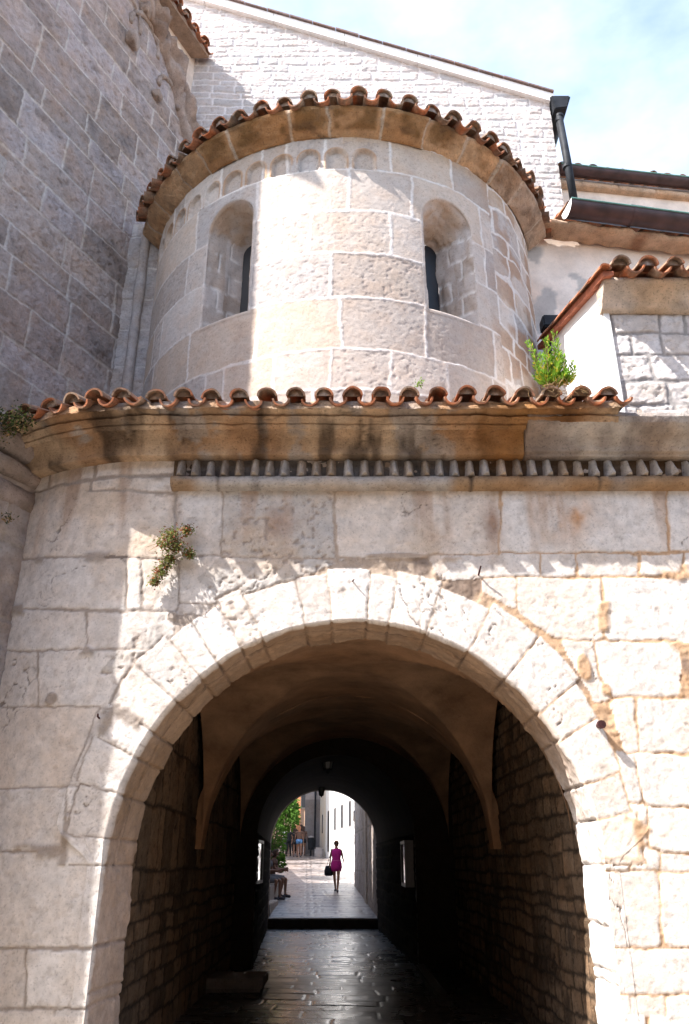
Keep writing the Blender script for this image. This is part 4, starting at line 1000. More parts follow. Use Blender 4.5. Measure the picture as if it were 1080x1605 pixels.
# ------------------------------------------------------------------ the passage under the building
pas = thing('vaulted_passage', 'dark vaulted passage through the building, plaster groin vaults on rough stone walls', 'passage')
def vault_bay(c0, c1, hw, y0, y1, zs, rise=None):
    n = 70; uu = np.linspace(-math.pi / 2, math.pi / 2, n); Ug, Vg = np.meshgrid(uu, uu, indexing='ij'); R = rise or hw
    yy = (y0 + y1) / 2 + (y1 - y0) / 2 * np.sin(Vg); cc = c0 + (c1 - c0) * (yy - y0) / (y1 - y0)
    X = cc + hw * np.sin(Ug); Z = zs + np.maximum(R * np.cos(Ug), R * np.cos(Vg)); w = .012 * fbm(X, yy, Z, 1.5, 3, 401)
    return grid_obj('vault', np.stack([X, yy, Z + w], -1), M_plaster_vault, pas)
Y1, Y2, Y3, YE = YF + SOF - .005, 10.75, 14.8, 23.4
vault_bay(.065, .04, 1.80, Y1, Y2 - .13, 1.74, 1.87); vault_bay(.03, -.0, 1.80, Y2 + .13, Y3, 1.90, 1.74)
for (ya, yb, zs_, rr_) in ((Y2 - .131, Y2 + .131, 1.74, 1.865),):
    bm = bmesh.new(); pv = None
    for a in [math.pi * i / 60 for i in range(61)]:
        j_ = .010 * float(vnoise(a * 9, 0, 3, 2)); p = [(.035 + q * math.cos(a), y, zs_ + (q + (rr_ - 1.8)) * math.sin(a)) for q, y in ((1.80 + j_, ya), (1.795 + j_, yb), (1.95, yb), (1.95, ya))]
        cv = [bm.verts.new(v) for v in p]
        if pv:
            for k in range(4): bm.faces.new((pv[k], pv[(k + 1) % 4], cv[(k + 1) % 4], cv[k]))
        else: bm.faces.new(cv)
        pv = cv
    bm.faces.new(pv); obj('transverse_rib', bm, M_plaster_vault, pas, smooth=False)
# barrel over the narrow inner part
cN = lambda Y: -.15 + (-.575 + .15) * (Y - Y3) / (YE - Y3); hN = lambda Y: 1.36 + .085 * (Y - Y3) / (YE - Y3)
a_ = np.linspace(0, math.pi, 60); yy = np.linspace(Y3, YE, 80); Ag, Yg = np.meshgrid(a_, yy, indexing='ij')
R = hN(Yg); grid_obj('barrel_vault', np.stack([cN(Yg) + R * np.cos(Ag), Yg, 1.99 + R * np.sin(Ag) + .01 * fbm(Ag, Yg, 0, 2, 3, 403)], -1), M_shade_plaster, pas)
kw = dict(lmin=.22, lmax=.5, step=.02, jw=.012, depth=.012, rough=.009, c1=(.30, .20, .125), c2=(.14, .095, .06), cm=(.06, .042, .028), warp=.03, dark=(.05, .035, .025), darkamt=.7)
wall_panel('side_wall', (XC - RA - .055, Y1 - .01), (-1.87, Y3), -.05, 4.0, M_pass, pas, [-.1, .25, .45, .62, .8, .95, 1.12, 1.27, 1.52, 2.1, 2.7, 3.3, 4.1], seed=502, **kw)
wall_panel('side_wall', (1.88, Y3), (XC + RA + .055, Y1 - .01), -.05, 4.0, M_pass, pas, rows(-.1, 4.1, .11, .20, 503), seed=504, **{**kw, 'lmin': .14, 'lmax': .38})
kw.update(step=.035, c1=(.04, .03, .024), c2=(.03, .02, .015))  # same stone darkened, shade of the inner passage put into its colour
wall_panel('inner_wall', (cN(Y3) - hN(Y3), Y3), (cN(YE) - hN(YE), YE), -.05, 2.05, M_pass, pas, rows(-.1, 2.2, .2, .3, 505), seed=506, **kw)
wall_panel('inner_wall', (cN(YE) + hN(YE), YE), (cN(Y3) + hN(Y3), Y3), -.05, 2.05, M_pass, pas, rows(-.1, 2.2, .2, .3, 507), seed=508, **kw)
# cross wall where the passage narrows, with the arch opening
n = 60; V = []; cc, hh = cN(Y3), hN(Y3)
ip = [(cc - hh, -.05)] + [(cc + hh * math.cos(a), 1.99 + hh * math.sin(a)) for a in np.linspace(math.pi, 0, n)] + [(cc + hh, -.05)]
op = [(-1.98, -.05)] + [(-1.98 if a > 2.2 else (1.98 if a < .94 else -1.98 + (2.2 - a) / 1.26 * 3.96), 4.2 if .94 <= a <= 2.2 else -.05 + (4.25) * (1 - abs(a - (math.pi if a > 2.2 else 0)) * 0) ) for a in np.linspace(math.pi, 0, n)] + [(1.98, -.05)]
V = [(x, Y3 + .01, z) for x, z in ip] + [(x, Y3 + .01, z) for x, z in op]; m = len(ip)
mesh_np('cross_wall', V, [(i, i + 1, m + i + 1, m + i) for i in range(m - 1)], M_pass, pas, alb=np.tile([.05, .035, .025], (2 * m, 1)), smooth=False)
# masonry body around the passage
box('body', -14, -2.15, 7.2, YE, -.1, ZV, M_pass, pas, alb=(.4, .34, .3)); box('body', 2.15, 12, 7.2, YE, -.1, ZV, M_pass, pas, alb=(.4, .34, .3))
box('body', -2.2, 2.2, 6.6, YE, 4.25, ZV + .02, M_pass, pas, alb=(.4, .34, .3))
# end wall towards the street with its arch
ce, he = cN(YE), hN(YE)
ip = [(ce - he, -.05)] + [(ce + he * math.cos(a), 1.99 + he * math.sin(a)) for a in np.linspace(math.pi, 0, n)] + [(ce + he, -.05)]
op = [(-2.6, -.05)] + [(-2.6 + 3.9 * i / (n - 1), 4.6) for i in range(n)] + [(1.3, -.05)]
for (yy_, f) in ((YE + .02, 0), (YE + .35, 1)):
    V = [(x, yy_, z) for x, z in ip] + [(x, yy_, z) for x, z in op]; mesh_np('end_arch', V, [(i, i + 1, m + i + 1, m + i) for i in range(m - 1)], M_pass, pas, alb=np.tile([.34, .27, .22], (2 * m, 1)), smooth=False)
V = [(x, YE, z) for x, z in ip] + [(x, YE + .35, z) for x, z in ip]; mesh_np('end_arch', V, [(i, i + 1, m + i + 1, m + i) for i in range(m - 1)], M_pass, pas, alb=np.tile([.34, .27, .22], (2 * m, 1)))

# ------------------------------------------------------------------ ground, passage floor, street
def street_z(Y): return .222 + .054 * (Y - 23.4)
bm = bmesh.new(); q = 600; v = [bm.verts.new(p) for p in ((-q, -q, -.06), (q, -q, -.06), (q, q, -.06), (-q, q, -.06))]; bm.faces.new(v)
structure(obj('ground', bm, M_square))
us = np.arange(-2.2, 2.25, .02); ys = np.concatenate([np.arange(5.9, 9.8, .06), np.arange(9.8, YE + .02, .02)]); U, Yg = np.meshgrid(us, ys, indexing='ij')
d, bid = courses(Yg + .02 * fbm(U, Yg, 0, 2, 3, 601) , U + .02 * fbm(U, Yg, 4, 2, 3, 602), [-2.6, -2.0, -1.42, -1.1, -.78, -.46, -.12, .2, .52, .85, 1.2, 1.7, 2.3], .3, .62, 603, umin=4, umax=25)
d, bid = courses(U + .03 * fbm(U, Yg, 0, 2, 3, 601), Yg + .03 * fbm(U, Yg, 4, 2, 3, 602) + .10 * U, rows(5, 26, .32, .50, 604), .45, 1.0, 605, umin=-3, umax=3)
m = sstep(.002, .03, d); t = rid(bid, 1, 5)
h = .005 * m * (.4 + t) + .0045 * fbm(U, Yg, 1, 2.6, 2, 606) + .0006 * fbm(U, Yg, 1, 13, 3, 607) 
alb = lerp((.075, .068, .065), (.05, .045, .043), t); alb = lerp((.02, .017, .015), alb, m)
structure(grid_obj('passage_floor', np.stack([U, Yg, h], -1), M_floor, None, alb))
us = np.arange(-9, 8, .05); ys = np.concatenate([np.arange(YE, 42, .045), np.arange(42, 100, .4)]); U, Yg = np.meshgrid(us, ys, indexing='ij')
w = fbm(U, Yg, 0, 1.2, 3, 611)
d, bid = courses(U + .03 * w + .35, Yg + .05 * w, rows(23.2, 101, .32, .5, 612), .4, .95, 613, umin=-10, umax=9); m = sstep(.006, .045, d)
dl = np.minimum(np.abs(U + .8 + (Yg - 24) * .045), np.abs(U + 1.02 + (Yg - 24) * .045)); ln = 1 - sstep(.004, .022, dl)
t = rid(bid, 1, 6); alb = lerp((.27, .235, .225), (.21, .185, .175), t); alb = lerp((.04, .033, .03), alb, np.clip(m - ln, 0, 1)); alb = alb * (1 + .35 * fbm(U, Yg, 5, 2.2, 4, 617))[..., None]; h = .012 * m * (.5 + t) + .005 * fbm(U, Yg, 2, 3, 3, 614) - .012 * ln
M_paving = stone_mat('street_paving', rough=.36, vary=.25, scale=3, bump=.35, bdist=.003, pits=.25, fine=25, spec=.5)
structure(grid_obj('street', np.stack([U, Yg, street_z(Yg) - .012 + h], -1), M_paving, None, alb))
st = box('doorstep', ce - he - .05, ce + he + .05, YE - .10, YE + .32, -.02, .235, M_pass, None, bevel=.015, alb=(.30, .25, .22)); box('nosing', ce - he - .03, ce + he + .03, YE - .13, YE + .2, .205, .243, M_pass, st, bevel=.008, alb=(.62, .57, .53)); tag(st, 'worn stone step across the far end of the passage', 'step')
kb = box('kerb', 1.14, 1.30, 11.2, 14.7, -.02, .09, M_pass, None, bevel=.02, alb=(.07, .06, .05)); kb.rotation_euler = (0, 0, 0); tag(kb, 'low stone kerb along the right wall inside the dark passage', 'kerb')
bk = thing('stone_block', 'low dark stone block lying on the passage floor by the left wall', 'block')
box('slab', -1.85, -1.08, 12.2, 13.0, .05, .17, M_pass, bk, bevel=.015, alb=(.26, .22, .19)); box('plinth', -1.85, -1.12, 12.25, 12.97, -.02, .052, M_pass, bk, alb=(.2, .17, .15))

# display cases
M_frame = plain_mat('pale_case_frame', (.17, .155, .14), rough=.35, vary=.1, scale=20); M_glass_refl = plain_mat('case_glass', (.03, .035, .03), rough=.04, vary=.1, bump=0, spec=1.0)
M_paper = plain_mat('posters', (.7, .72, .74), rough=.6, vary=.2, scale=9)
def display(label, x, y0, y1, z0, z1, side, thick):
    t = thing('display_case', label, 'display case', 'framed display cases on the passage walls', loc=(x, y0, z0))
    xa, xb = sorted((x, x + side * thick)); f = .05
    bm = bmesh.new()
    for (a, b, c, d_) in ((y0, y1, z0, z0 + f), (y0, y1, z1 - f, z1), (y0, y0 + f, z0 + f, z1 - f), (y1 - f, y1, z0 + f, z1 - f)): box_mb(bm, xa, xb, a, b, c, d_)
    obj('frame', bm, M_frame, t); xs = sorted((x, x + side * (thick - .025)))
    box('glass', xs[0], xs[1], y0 + f + .001, y1 - f - .001, z0 + f + .001, z1 - f - .001, M_glass_refl, t)
    return t
display('white-framed glass display case hanging on the left passage wall', -1.62, 15.2, 16.4, at(404, 1386, 15.3)[1], at(404, 1316, 15.3)[1], 1, .09)
display('white-framed glass display case hanging on the right passage wall', 1.20, 15.0, 16.1, at(636, 1391, 15.0)[1], at(636, 1317, 15.0)[1], -1, .16)

# lanterns
M_iron = plain_mat('black_iron', (.015, .015, .016), rough=.5, vary=.2, metal=.5)
M_lglass = plain_mat('frosted_lantern_glass', (.30, .30, .28), rough=.3, vary=.1)
def lantern(label, x, y, ztop, s=1.0, ceil=None):
    t = thing('lantern', label, 'lantern', 'iron lanterns hanging in the passage', loc=(x, y, ztop)); bm = bmesh.new()
    tube(bm, [(x, y, ceil or ztop + .3), (x, y, ztop)], .008, seg=6); obj('chain', bm, M_iron, t)
    def hexr(r, z): return [(x + r * math.cos(k * math.pi / 3), y + r * math.sin(k * math.pi / 3), z) for k in range(6)]
    def lo(name, prof, mat):
        bm = bmesh.new(); rr_ = [[bm.verts.new(p) for p in hexr(r * s, ztop + z * s)] for r, z in prof]
        for a, b in zip(rr_, rr_[1:]):
            for k in range(6): bm.faces.new((a[k], a[(k + 1) % 6], b[(k + 1) % 6], b[k]))
        bm.faces.new(rr_[0]); bm.faces.new(rr_[-1]); return obj(name, bm, mat, t)
    lo('cap', [(.015, .0), (.03, -.03), (.06, -.045), (.11, -.10), (.125, -.11)], M_iron); lo('glass', [(.105, -.112), (.065, -.34)], M_lglass); lo('base', [(.075, -.34), (.07, -.365), (.03, -.38), (.012, -.42)], M_iron)
    for k in range(6):
        bm = bmesh.new(); a = k * math.pi / 3; tube(bm, [(x + .112 * s * math.cos(a), y + .112 * s * math.sin(a), ztop - .11 * s), (x + .07 * s * math.cos(a), y + .07 * s * math.sin(a), ztop - .345 * s)], .007, seg=5); obj('bar', bm, M_iron, t)
x, z = at(514, 1172, 16.0); lantern('black iron lantern with pale glass hanging in the middle of the dark vault', x, 16.0, z, 1.15, 3.33)
x, z = at(504, 1228, 22.6); lantern('small black lantern hanging at the far mouth of the passage', x, 22.6, z, .85, 3.42)

# ------------------------------------------------------------------ the street beyond
def facade_box(name, label, plan, z0, z1, mat, cat='house', windows=(), group=None, alb=None):
    t = thing(name, label, cat, group); prism('wall', plan, z0, z1, mat, t, alb=alb); return t
M_greyw = stone_mat('grey_render', base=(.30, .27, .26), vary=.2, scale=2, bump=.3, fine=20, pits=.15); M_peach = stone_mat('peach_render', base=(.66, .46, .33), vary=.15, scale=1, bump=.2, fine=12, pits=.1)
M_shut = plain_mat('dark_shutters', (.025, .025, .028), rough=.6)
M_cream = stone_mat('cream_render', base=(.62, .57, .50), vary=.1, scale=2, bump=.2, fine=20, pits=.1)
wx = lambda Y: 5.54 - .125 * Y
wb = facade_box('white_house', 'long sunlit white house with tall dark windows on the right of the street', [(wx(40.7), 40.7), (9, 40.7), (9, 53.8), (wx(53.8), 53.8)], -.5, 9.5, M_white)
for (xa, yt, yb, w) in ((549, 1256, 1294, .75), (536.5, 1262, 1297, .85), (525.5, 1267, 1300, .8), (515.5, 1272, 1334, .9)):
    # intersect the sight line with the wall
    lo_, hi_ = 40.7, 53.8
    for _ in range(40):
        md = (lo_ + hi_) / 2
        if at(xa, 1290, md)[0] < wx(md): lo_ = md
        else: hi_ = md
    Y = lo_; z1_, z0_ = at(xa, yt, Y)[1], at(xa, yb, Y)[1]; X = wx(Y)
    for nm, mt, g_, dp in (('window' if yb < 1320 else 'door', M_greyw, .05, .02), ('shutter', M_shut, 0, .035)):
        V = []; bm = bmesh.new()
        for (yy_, zz_) in ((Y - w / 2 - g_, z0_ - g_), (Y + w / 2 + g_, z0_ - g_), (Y + w / 2 + g_, z1_ + g_), (Y - w / 2 - g_, z1_ + g_)):
            V.append((wx(yy_) - dp, yy_, zz_)); V.append((wx(yy_) + .05, yy_, zz_))
        vv = [bm.verts.new(p) for p in V]
        bm.faces.new([vv[i] for i in (0, 2, 4, 6)]); bm.faces.new([vv[i] for i in (1, 7, 5, 3)])
        for i in range(4): bm.faces.new([vv[j] for j in (2 * i, 2 * i + 1, (2 * i + 3) % 8, (2 * i + 2) % 8)])
        o = obj(nm, bm, mt, wb if nm != 'shutter' else o)
ch = facade_box('cream_house', 'narrow cream house end just past the white house, with one dark window', [(wx(53.8) - .02, 53.85), (4, 53.85), (4, 60), (-1.72, 60), (-1.62, 56.2)], -.5, 10.5, M_cream)
box('window', -1.45, -1.30, 54.9, 55.5, at(506, 1306, 55)[1], at(506, 1277, 55)[1], M_shut, ch)
gh = facade_box('grey_house', 'tall grey shaded house end with a rain pipe beside the crowd', [(-2.62, 56.6), (-1.60, 56.6), (-1.60, 62), (-2.62, 62)], 1.0, 12, M_greyw)
bm = bmesh.new(); tube(bm, [(-1.95, 56.5, 2), (-1.95, 56.5, 11.9)], .06, seg=8); obj('rain_pipe', bm, M_pipe, gh)
box('plinth', -2.63, -1.59, 56.55, 56.61, 1.5, 5.4, stone_mat('dark_render', base=(.20, .18, .175), vary=.2, scale=2, bump=.2, fine=15), gh)
pc = facade_box('peach_house', 'distant peach and orange house front with small windows above the crowd', [(-9, 70), (-2.9, 70), (-2.9, 78), (-9, 78)], 1, 17, M_peach)
box('pilaster', -3.95, -3.62, 69.85, 70.02, 2, 17, plain_mat('orange_render', (.62, .27, .12), rough=.9), pc)
for (x, z) in ((-4.6, 5.4), (-4.6, 8.0), (-3.3, 5.6), (-3.3, 8.2), (-5.8, 5.4), (-5.8, 8.0)):
    w_ = box('window', x - .32, x + .32, 69.93, 70.05, z, z + 1.3, M_cream, pc); box('pane', x - .24, x + .24, 69.90, 70.0, z + .08, z + 1.22, M_shut, w_)
sh_ = facade_box('crowd_shade_house', 'unseen tall house added on the left far up the street to shade the crowd', [(-16, 49), (-6.2, 49), (-6.4, 66), (-16, 66)], 0, 15, M_cream)  # out of view, added for the shade it throws on the crowd
# right-hand street wall
rw = thing('street_wall', 'grey-brown stone street wall with pilaster along the right of the street, in shade', 'wall')
kws = dict(lmin=.5, lmax=1.0, step=.05, jw=.008, depth=.012, rough=.01, c1=(.40, .35, .33), c2=(.34, .30, .28), cm=(.22, .19, .17), dark=(.16, .13, .12), darkamt=.5)
wall_panel('wall', (.39, 33.3), (.88, YE + .3), 0, 4.6, M_church, rw, rows(0, 6, .5, .8, 521), seed=522, **kws)
prism('body', [(.42, 33.28), (.91, YE + .3), (3, YE + .3), (3, 33.28)], -.1, 4.62, M_church, rw, alb=(.4, .36, .33))
prism('pilaster', [(.62, 27.6), (.66, 26.9), (.9, 26.9), (.9, 27.6)], 0, 4.9, M_church, rw, alb=(.38, .34, .31))
prism('coping', [(.30, 33.35), (.80, YE + .3), (1.0, YE + .3), (.6, 33.35)], 4.62, 4.72, M_church, rw, alb=(.42, .38, .36))
lw = thing('garden_wall', 'low sunlit white wall between the stone street wall and the white house', 'wall')
prism('wall', [(.40, 33.32), (.46, 40.65), (3, 40.65), (3, 33.32)], 0, 3.35, M_white, lw); prism('coping', [(.34, 33.32), (.40, 40.65), (.7, 40.65), (.64, 33.32)], 3.352, 3.43, M_greyw, lw)
# left-hand house (shades the seats) and garden wall with greenery
lh = facade_box('street_house', 'house along the left of the street just outside the passage, behind the seated pair', [(-12, YE + .02), (-2.80, YE + .02), (-2.78, 31.6), (-12, 31.6)], -.1, 8.5, M_cream)
wl_ = wall_panel('planted_wall', (-2.95, 31.65), (-5.0, 52), 0.3, 3.0, M_church, None, rows(0, 4, .3, .5, 531), seed=532, **kws)
tag(wl_, 'low rubble wall behind the street greenery on the left', 'wall')
bc = thing('bench', 'stone bench ledge against the left street wall where two people sit', 'bench')
box('seat', -2.78, -2.22, 26.3, 30.2, street_z(28) - .3, street_z(28) + .46, M_pass, bc, bevel=.02, alb=(.38, .33, .30))
lsx = box('low_step', -2.75, -2.02, 24.0, 27.0, 0, street_z(27) + .12, M_pass, None, bevel=.02, alb=(.42, .37, .34)); tag(lsx, 'low stone step along the left street wall just past the passage mouth', 'step')
gs = box('corner_stone', -1.85, -1.30, 53.2, 53.8, 1.5, street_z(53.5) + .55, M_greyw, None, bevel=.08); tag(gs, 'rounded grey guard stone at the foot of the cream house corner', 'guard stone')
bn = thing('litter_bin', 'dark litter bin on a post in front of the grey house', 'bin', loc=(-2.15, 55.2, street_z(55.2)))
bm = bmesh.new(); zz = street_z(55.2); tube(bm, [(-2.15, 55.2, zz + .35), (-2.15, 55.2, zz + 1.05)], [.18, .21], seg=14); obj('bin_body', bm, M_pipe, bn)
bm = bmesh.new(); tube(bm, [(-2.15, 55.2, zz), (-2.15, 55.2, zz + .36)], .05, seg=8); obj('post', bm, M_pipe, bn)
bm = bmesh.new(); bmesh.ops.create_icosphere(bm, subdivisions=2, radius=.2); [setattr(v, 'co', Vector((v.co.x - 2.15, v.co.y + 55.2, v.co.z * .45 + zz + 1.09))) for v in bm.verts]; obj('lid', bm, M_greyw, bn)

# unseen house added behind the viewer to cut skylight and deepen the shade
oh = thing('unseen_blocker_house', 'unseen row house added behind the viewer to cut skylight on the archway', 'house')
box('wall', -16, 16, -9, -3.2, -.1, 9.5, stone_mat('blocker_render', base=(.33, .27, .22), vary=.2, scale=2, bump=.2, fine=20), oh)
for x in (-9, -5.5, -2, 1.5, 5, 8.5):
    for z in (1.1, 4.2, 7.0):
        w_ = box('window', x - .5, x + .5, -3.23, -3.1, z, z + 1.5, M_cream, oh); box('pane', x - .4, x + .4, -3.18, -3.08, z + .1, z + 1.4, M_shut, w_)
box('eave', -16.2, 16.2, -9.2, -2.8, 9.51, 9.7, M_tile, oh, alb=(.35, .16, .09))
# ------------------------------------------------------------------ greenery
def leaf_mat(name, col, trans=.35):
    m, N, L, b = new_mat(name); b.inputs['Roughness'].default_value = .8; b.inputs['Specular IOR Level'].default_value = .15
    gi = N.new('ShaderNodeTexCoord'); nn = N.new('ShaderNodeTexNoise'); nn.inputs['Scale'].default_value = 9; L.new(gi.outputs['Object'], nn.inputs['Vector'])
    rp = N.new('ShaderNodeValToRGB'); rp.color_ramp.elements[0].position = .3; rp.color_ramp.elements[1].position = .7
    rp.color_ramp.elements[0].color = (*[c * .55 for c in col], 1); rp.color_ramp.elements[1].color = (*[min(1, c * 1.35) for c in col], 1); L.new(nn.outputs['Fac'], rp.inputs[0]); L.new(rp.outputs[0], b.inputs['Base Color'])
    tr = N.new('ShaderNodeBsdfTranslucent'); L.new(rp.outputs[0], tr.inputs['Color']); ms = N.new('ShaderNodeMixShader'); ms.inputs[0].default_value = trans
    L.new(b.outputs[0], ms.inputs[1]); L.new(tr.outputs[0], ms.inputs[2]); L.new(ms.outputs[0], N['Material Output'].inputs['Surface'])
    return m
M_leafd = leaf_mat('street_leaves', (.07, .15, .02)); M_shrub = leaf_mat('fresh_shrub_leaves', (.20, .36, .04), .45); M_creep = leaf_mat('dull_creeper_leaves', (.16, .19, .05)); M_red = leaf_mat('reddish_leaves', (.28, .09, .04)); M_dry = leaf_mat('dry_stems', (.30, .20, .10), .1); M_darkp = leaf_mat('dark_moss_leaves', (.05, .06, .02), .2); M_yel = leaf_mat('yellow_leaves', (.55, .48, .05))
M_bark = plain_mat('bark', (.12, .08, .05), rough=.9, vary=.4, scale=20, bump=.6)
rl = random.Random(21)
def leaf(V, F, p, d, L, W, fold=.25):
    d = Vector(d).normalized(); s = d.cross(Vector((rl.uniform(-1, 1), rl.uniform(-1, 1), rl.uniform(-1, 1)))).normalized(); n = d.cross(s); i = len(V); p = Vector(p)
    V += [p, p + d * L * .5 + s * W / 2 + n * L * .06, p + d * L, p + d * L * .5 - s * W / 2 + n * L * .06]; F.append((i, i + 1, i + 2, i + 3))
def leaves_obj(name, V, F, mat, parent): return mesh_np(name, [tuple(v) for v in V], F, mat, parent, smooth=False)
def tree(name, label, base, blobs, n, L, group=None):
    t = thing(name, label, 'tree' if name == 'tree' else 'shrub', group, loc=base); V, F = [], []
    for (c, r, k) in blobs:
        c = Vector(c)
        for _ in range(int(n * k)):
            while True:
                q = Vector((rl.uniform(-1, 1), rl.uniform(-1, 1), rl.uniform(-1, 1)))
                if .12 < q.length < 1: break
            q = q.normalized() * (q.length ** .45); p = c + Vector((q.x * r[0], q.y * r[1], q.z * r[2])) * rl.uniform(.8, 1.12)
            leaf(V, F, p, (q.x + rl.uniform(-.8, .8), q.y + rl.uniform(-.8, .8), q.z * .4 - .3 + rl.uniform(-.6, .5)), L * rl.uniform(.6, 1.3), L * .5)
    leaves_obj('crown', V, F, M_leafd, t); bm = bmesh.new(); b = Vector(base)
    for (c, r, k) in blobs: tube(bm, [b, b.lerp(Vector(c), .5) + Vector((rl.uniform(-.1, .1), 0, .1)), Vector(c) + Vector((0, 0, r[2] * .5))], [.07, .05, .015], seg=7)
    obj('trunk', bm, M_bark, t, smooth=True)
    return t
def blob_px(px, py, Y, rx, rz, k=1.0, ry=None): x, z = at(px, py, Y); return ((x, Y, z), (rx, ry or rx, rz), k)
tree('tree', 'leafy green tree overhanging the left of the street above the seated pair', (-3.2, 36, street_z(36)), [blob_px(447, 1262, 36, .55, .5), blob_px(438, 1272, 36.3, .7, .5), blob_px(450, 1282, 35.6, .45, .45), blob_px(425, 1265, 36.5, .8, .7), blob_px(456, 1268, 36, .3, .35, .5)], 620, .16)
tree('shrub', 'bushy green shrub climbing the low wall behind the seated pair', (-2.9, 33.6, street_z(33.6)), [blob_px(433, 1310, 33.6, .38, .42), blob_px(430, 1330, 33.4, .42, .5), blob_px(425, 1350, 33.2, .45, .4), blob_px(438, 1352, 32.8, .2, .3, .5)], 520, .12)
tree('tree', 'small street tree on the left farther along, casting shade across the paving', (-4.1, 40.5, street_z(40.5)), [((-4.1, 40.5, 4.3), (.9, .6, .7), 1), ((-4.6, 41.2, 4.0), (.9, .5, .6), 1)], 600, .16)
tree('tree', 'street tree farthest along the left, before the crowd', (-5.0, 46, street_z(46)), [((-4.9, 46, 5.0), (1.0, .7, .7), 1), ((-5.4, 45, 4.6), (.9, .6, .6), 1)], 600, .18)

def feathery(name, label, cat, base, stems, leafL, leafW, nleaf, mat, mat2=None, group=None):
    """stems: list of (foot, tip) world points; narrow leaves whorled up each stem"""
    t = thing(name, label, cat, group, loc=base); bm = bmesh.new(); V, F, V2, F2 = [], [], [], []
    for (a, b) in stems:
        a, b = Vector(a), Vector(b); mid = a.lerp(b, .5) + Vector((rl.uniform(-.02, .02), rl.uniform(-.02, .02), -.01)); tube(bm, [a, mid, b], [.005, .004, .002], seg=5)
        for k in range(nleaf):
            f = (k + .5) / nleaf * .98 + .04; p = a.lerp(mid, f * 2) if f < .5 else mid.lerp(b, f * 2 - 1); an = k * 2.4
            ax = (b - a).normalized(); o = Vector((math.cos(an), math.sin(an), 0)); dd = ax * .9 + o * (.9 if f < .85 else .45)
            v_, f_ = (V2, F2) if (mat2 and rl.random() < .22 * (1.3 - f)) else (V, F); leaf(v_, f_, p, dd, leafL * rl.uniform(.7, 1.2) * (1.1 - .45 * f), leafW)
    leaves_obj('leaves', V, F, mat, t); obj('stems', bm, M_dry, t)
    if V2: leaves_obj('yellow_leaves', V2, F2, mat2, t)
    return t
bx_, bz_ = at(868, 600, 6.15); stems = []
for (px, py) in ((830, 535), (836, 560), (851, 556), (866, 520), (872, 524), (858, 530), (879, 552), (897, 566), (889, 580), (845, 580), (862, 560), (874, 570), (868, 540), (882, 590), (840, 590)):
    Yq = 6.15 + rl.uniform(-.08, .12); x, z = at(px, py, Yq); fx = bx_ + (x - bx_) * .45 + rl.uniform(-.02, .02); stems.append(((fx, 6.15, bz_ - .05), (x, Yq, z)))
feathery('roof_shrub', 'bright green feathery shrub growing out of the tiles at the right end of the eave', 'shrub', (bx_, 6.15, bz_), stems + [((a[0] + rl.uniform(-.05, .05), a[1] - .04, a[2]), (b[0] + rl.uniform(-.05, .05), b[1] - .06, a[2] + (b[2] - a[2]) * rl.uniform(.5, .95))) for a, b in stems], .068, .017, 46, M_shrub, M_yel)
# dry grass under it
V, F = [], []; x0, z0 = at(885, 612, 5.93)
for _ in range(110):
    p = Vector((x0 + rl.gauss(0, .13), 5.92 + rl.uniform(-.04, .1), z0 + rl.uniform(-.02, .05))); leaf(V, F, p, (rl.uniform(-1, 1), rl.uniform(-.8, .1), rl.uniform(-.7, .6)), rl.uniform(.05, .16), .005)
g_ = leaves_obj('dry_grass', V, F, M_dry, None); tag(g_, 'tangle of dry grass caught on the eave tiles beneath the green shrub', 'dry grass')
def cushion(name, label, cat, pts, n, L, mats, hang=.4, trail=0, depth=.05):
    t = thing(name, label, cat, None, loc=tuple(pts[0][0])); parts = {}
    for i in range(n):
        c, r = pts[rl.randrange(len(pts))]; q = Vector((rl.gauss(0, .40), rl.gauss(0, .55) , rl.gauss(0, .40))) * r; q.y = -abs(q.y); p = Vector(c) + q; mt = rl.choice(mats)
        V, F = parts.setdefault(mt.name, ([], [])); leaf(V, F, p, (rl.uniform(-1, 1), rl.uniform(-1.2, .1), rl.uniform(-1, .6) - hang), L * rl.uniform(.6, 1.4), L * .55)
    nm = {M_creep.name: 'green_leaves', M_red.name: 'red_leaves', M_dry.name: 'dry_leaves', M_darkp.name: 'dark_leaves', M_shrub.name: 'fresh_leaves', M_yel.name: 'yellow_leaves'}
    for k, (V, F) in parts.items(): leaves_obj(nm[k], V, F, bpy.data.materials[k], t)
    bm = bmesh.new()
    for _ in range(trail):
        c, r = pts[rl.randrange(len(pts))]; a = Vector(c); b = a + Vector((rl.uniform(-1, 1.3) * r * 1.6, -rl.uniform(.02, .09), rl.uniform(-1.4, .9) * r * 1.4)); tube(bm, [a, a.lerp(b, .5) + Vector((0, -.02, .015)), b], [.003, .0025, .0015], seg=4)
    if trail: obj('trailing_stems', bm, M_dry, t)
    return t
pw = lambda px, py, o=.05: (fu(px, py)[0], YF - o, fu(px, py)[1])
cushion('creeper', 'small green and reddish creeper growing from a joint of the facade left of the arch', 'plant', [(pw(272, 845), .10), (pw(263, 858), .10), (pw(280, 862), .08), (pw(262, 890), .08), (pw(255, 902), .07), (pw(246, 915), .05), (pw(296, 836), .06), (pw(300, 872), .05), (pw(270, 880), .05)], 2600, .026, [M_creep, M_creep, M_creep, M_red, M_dry], trail=26)
def pe(px, py, o): # points along the bent eave
    u, _ = fu(px, 700); X, Y = path(u, o); return (float(X), float(Y), at(px, py, float(Y))[1])
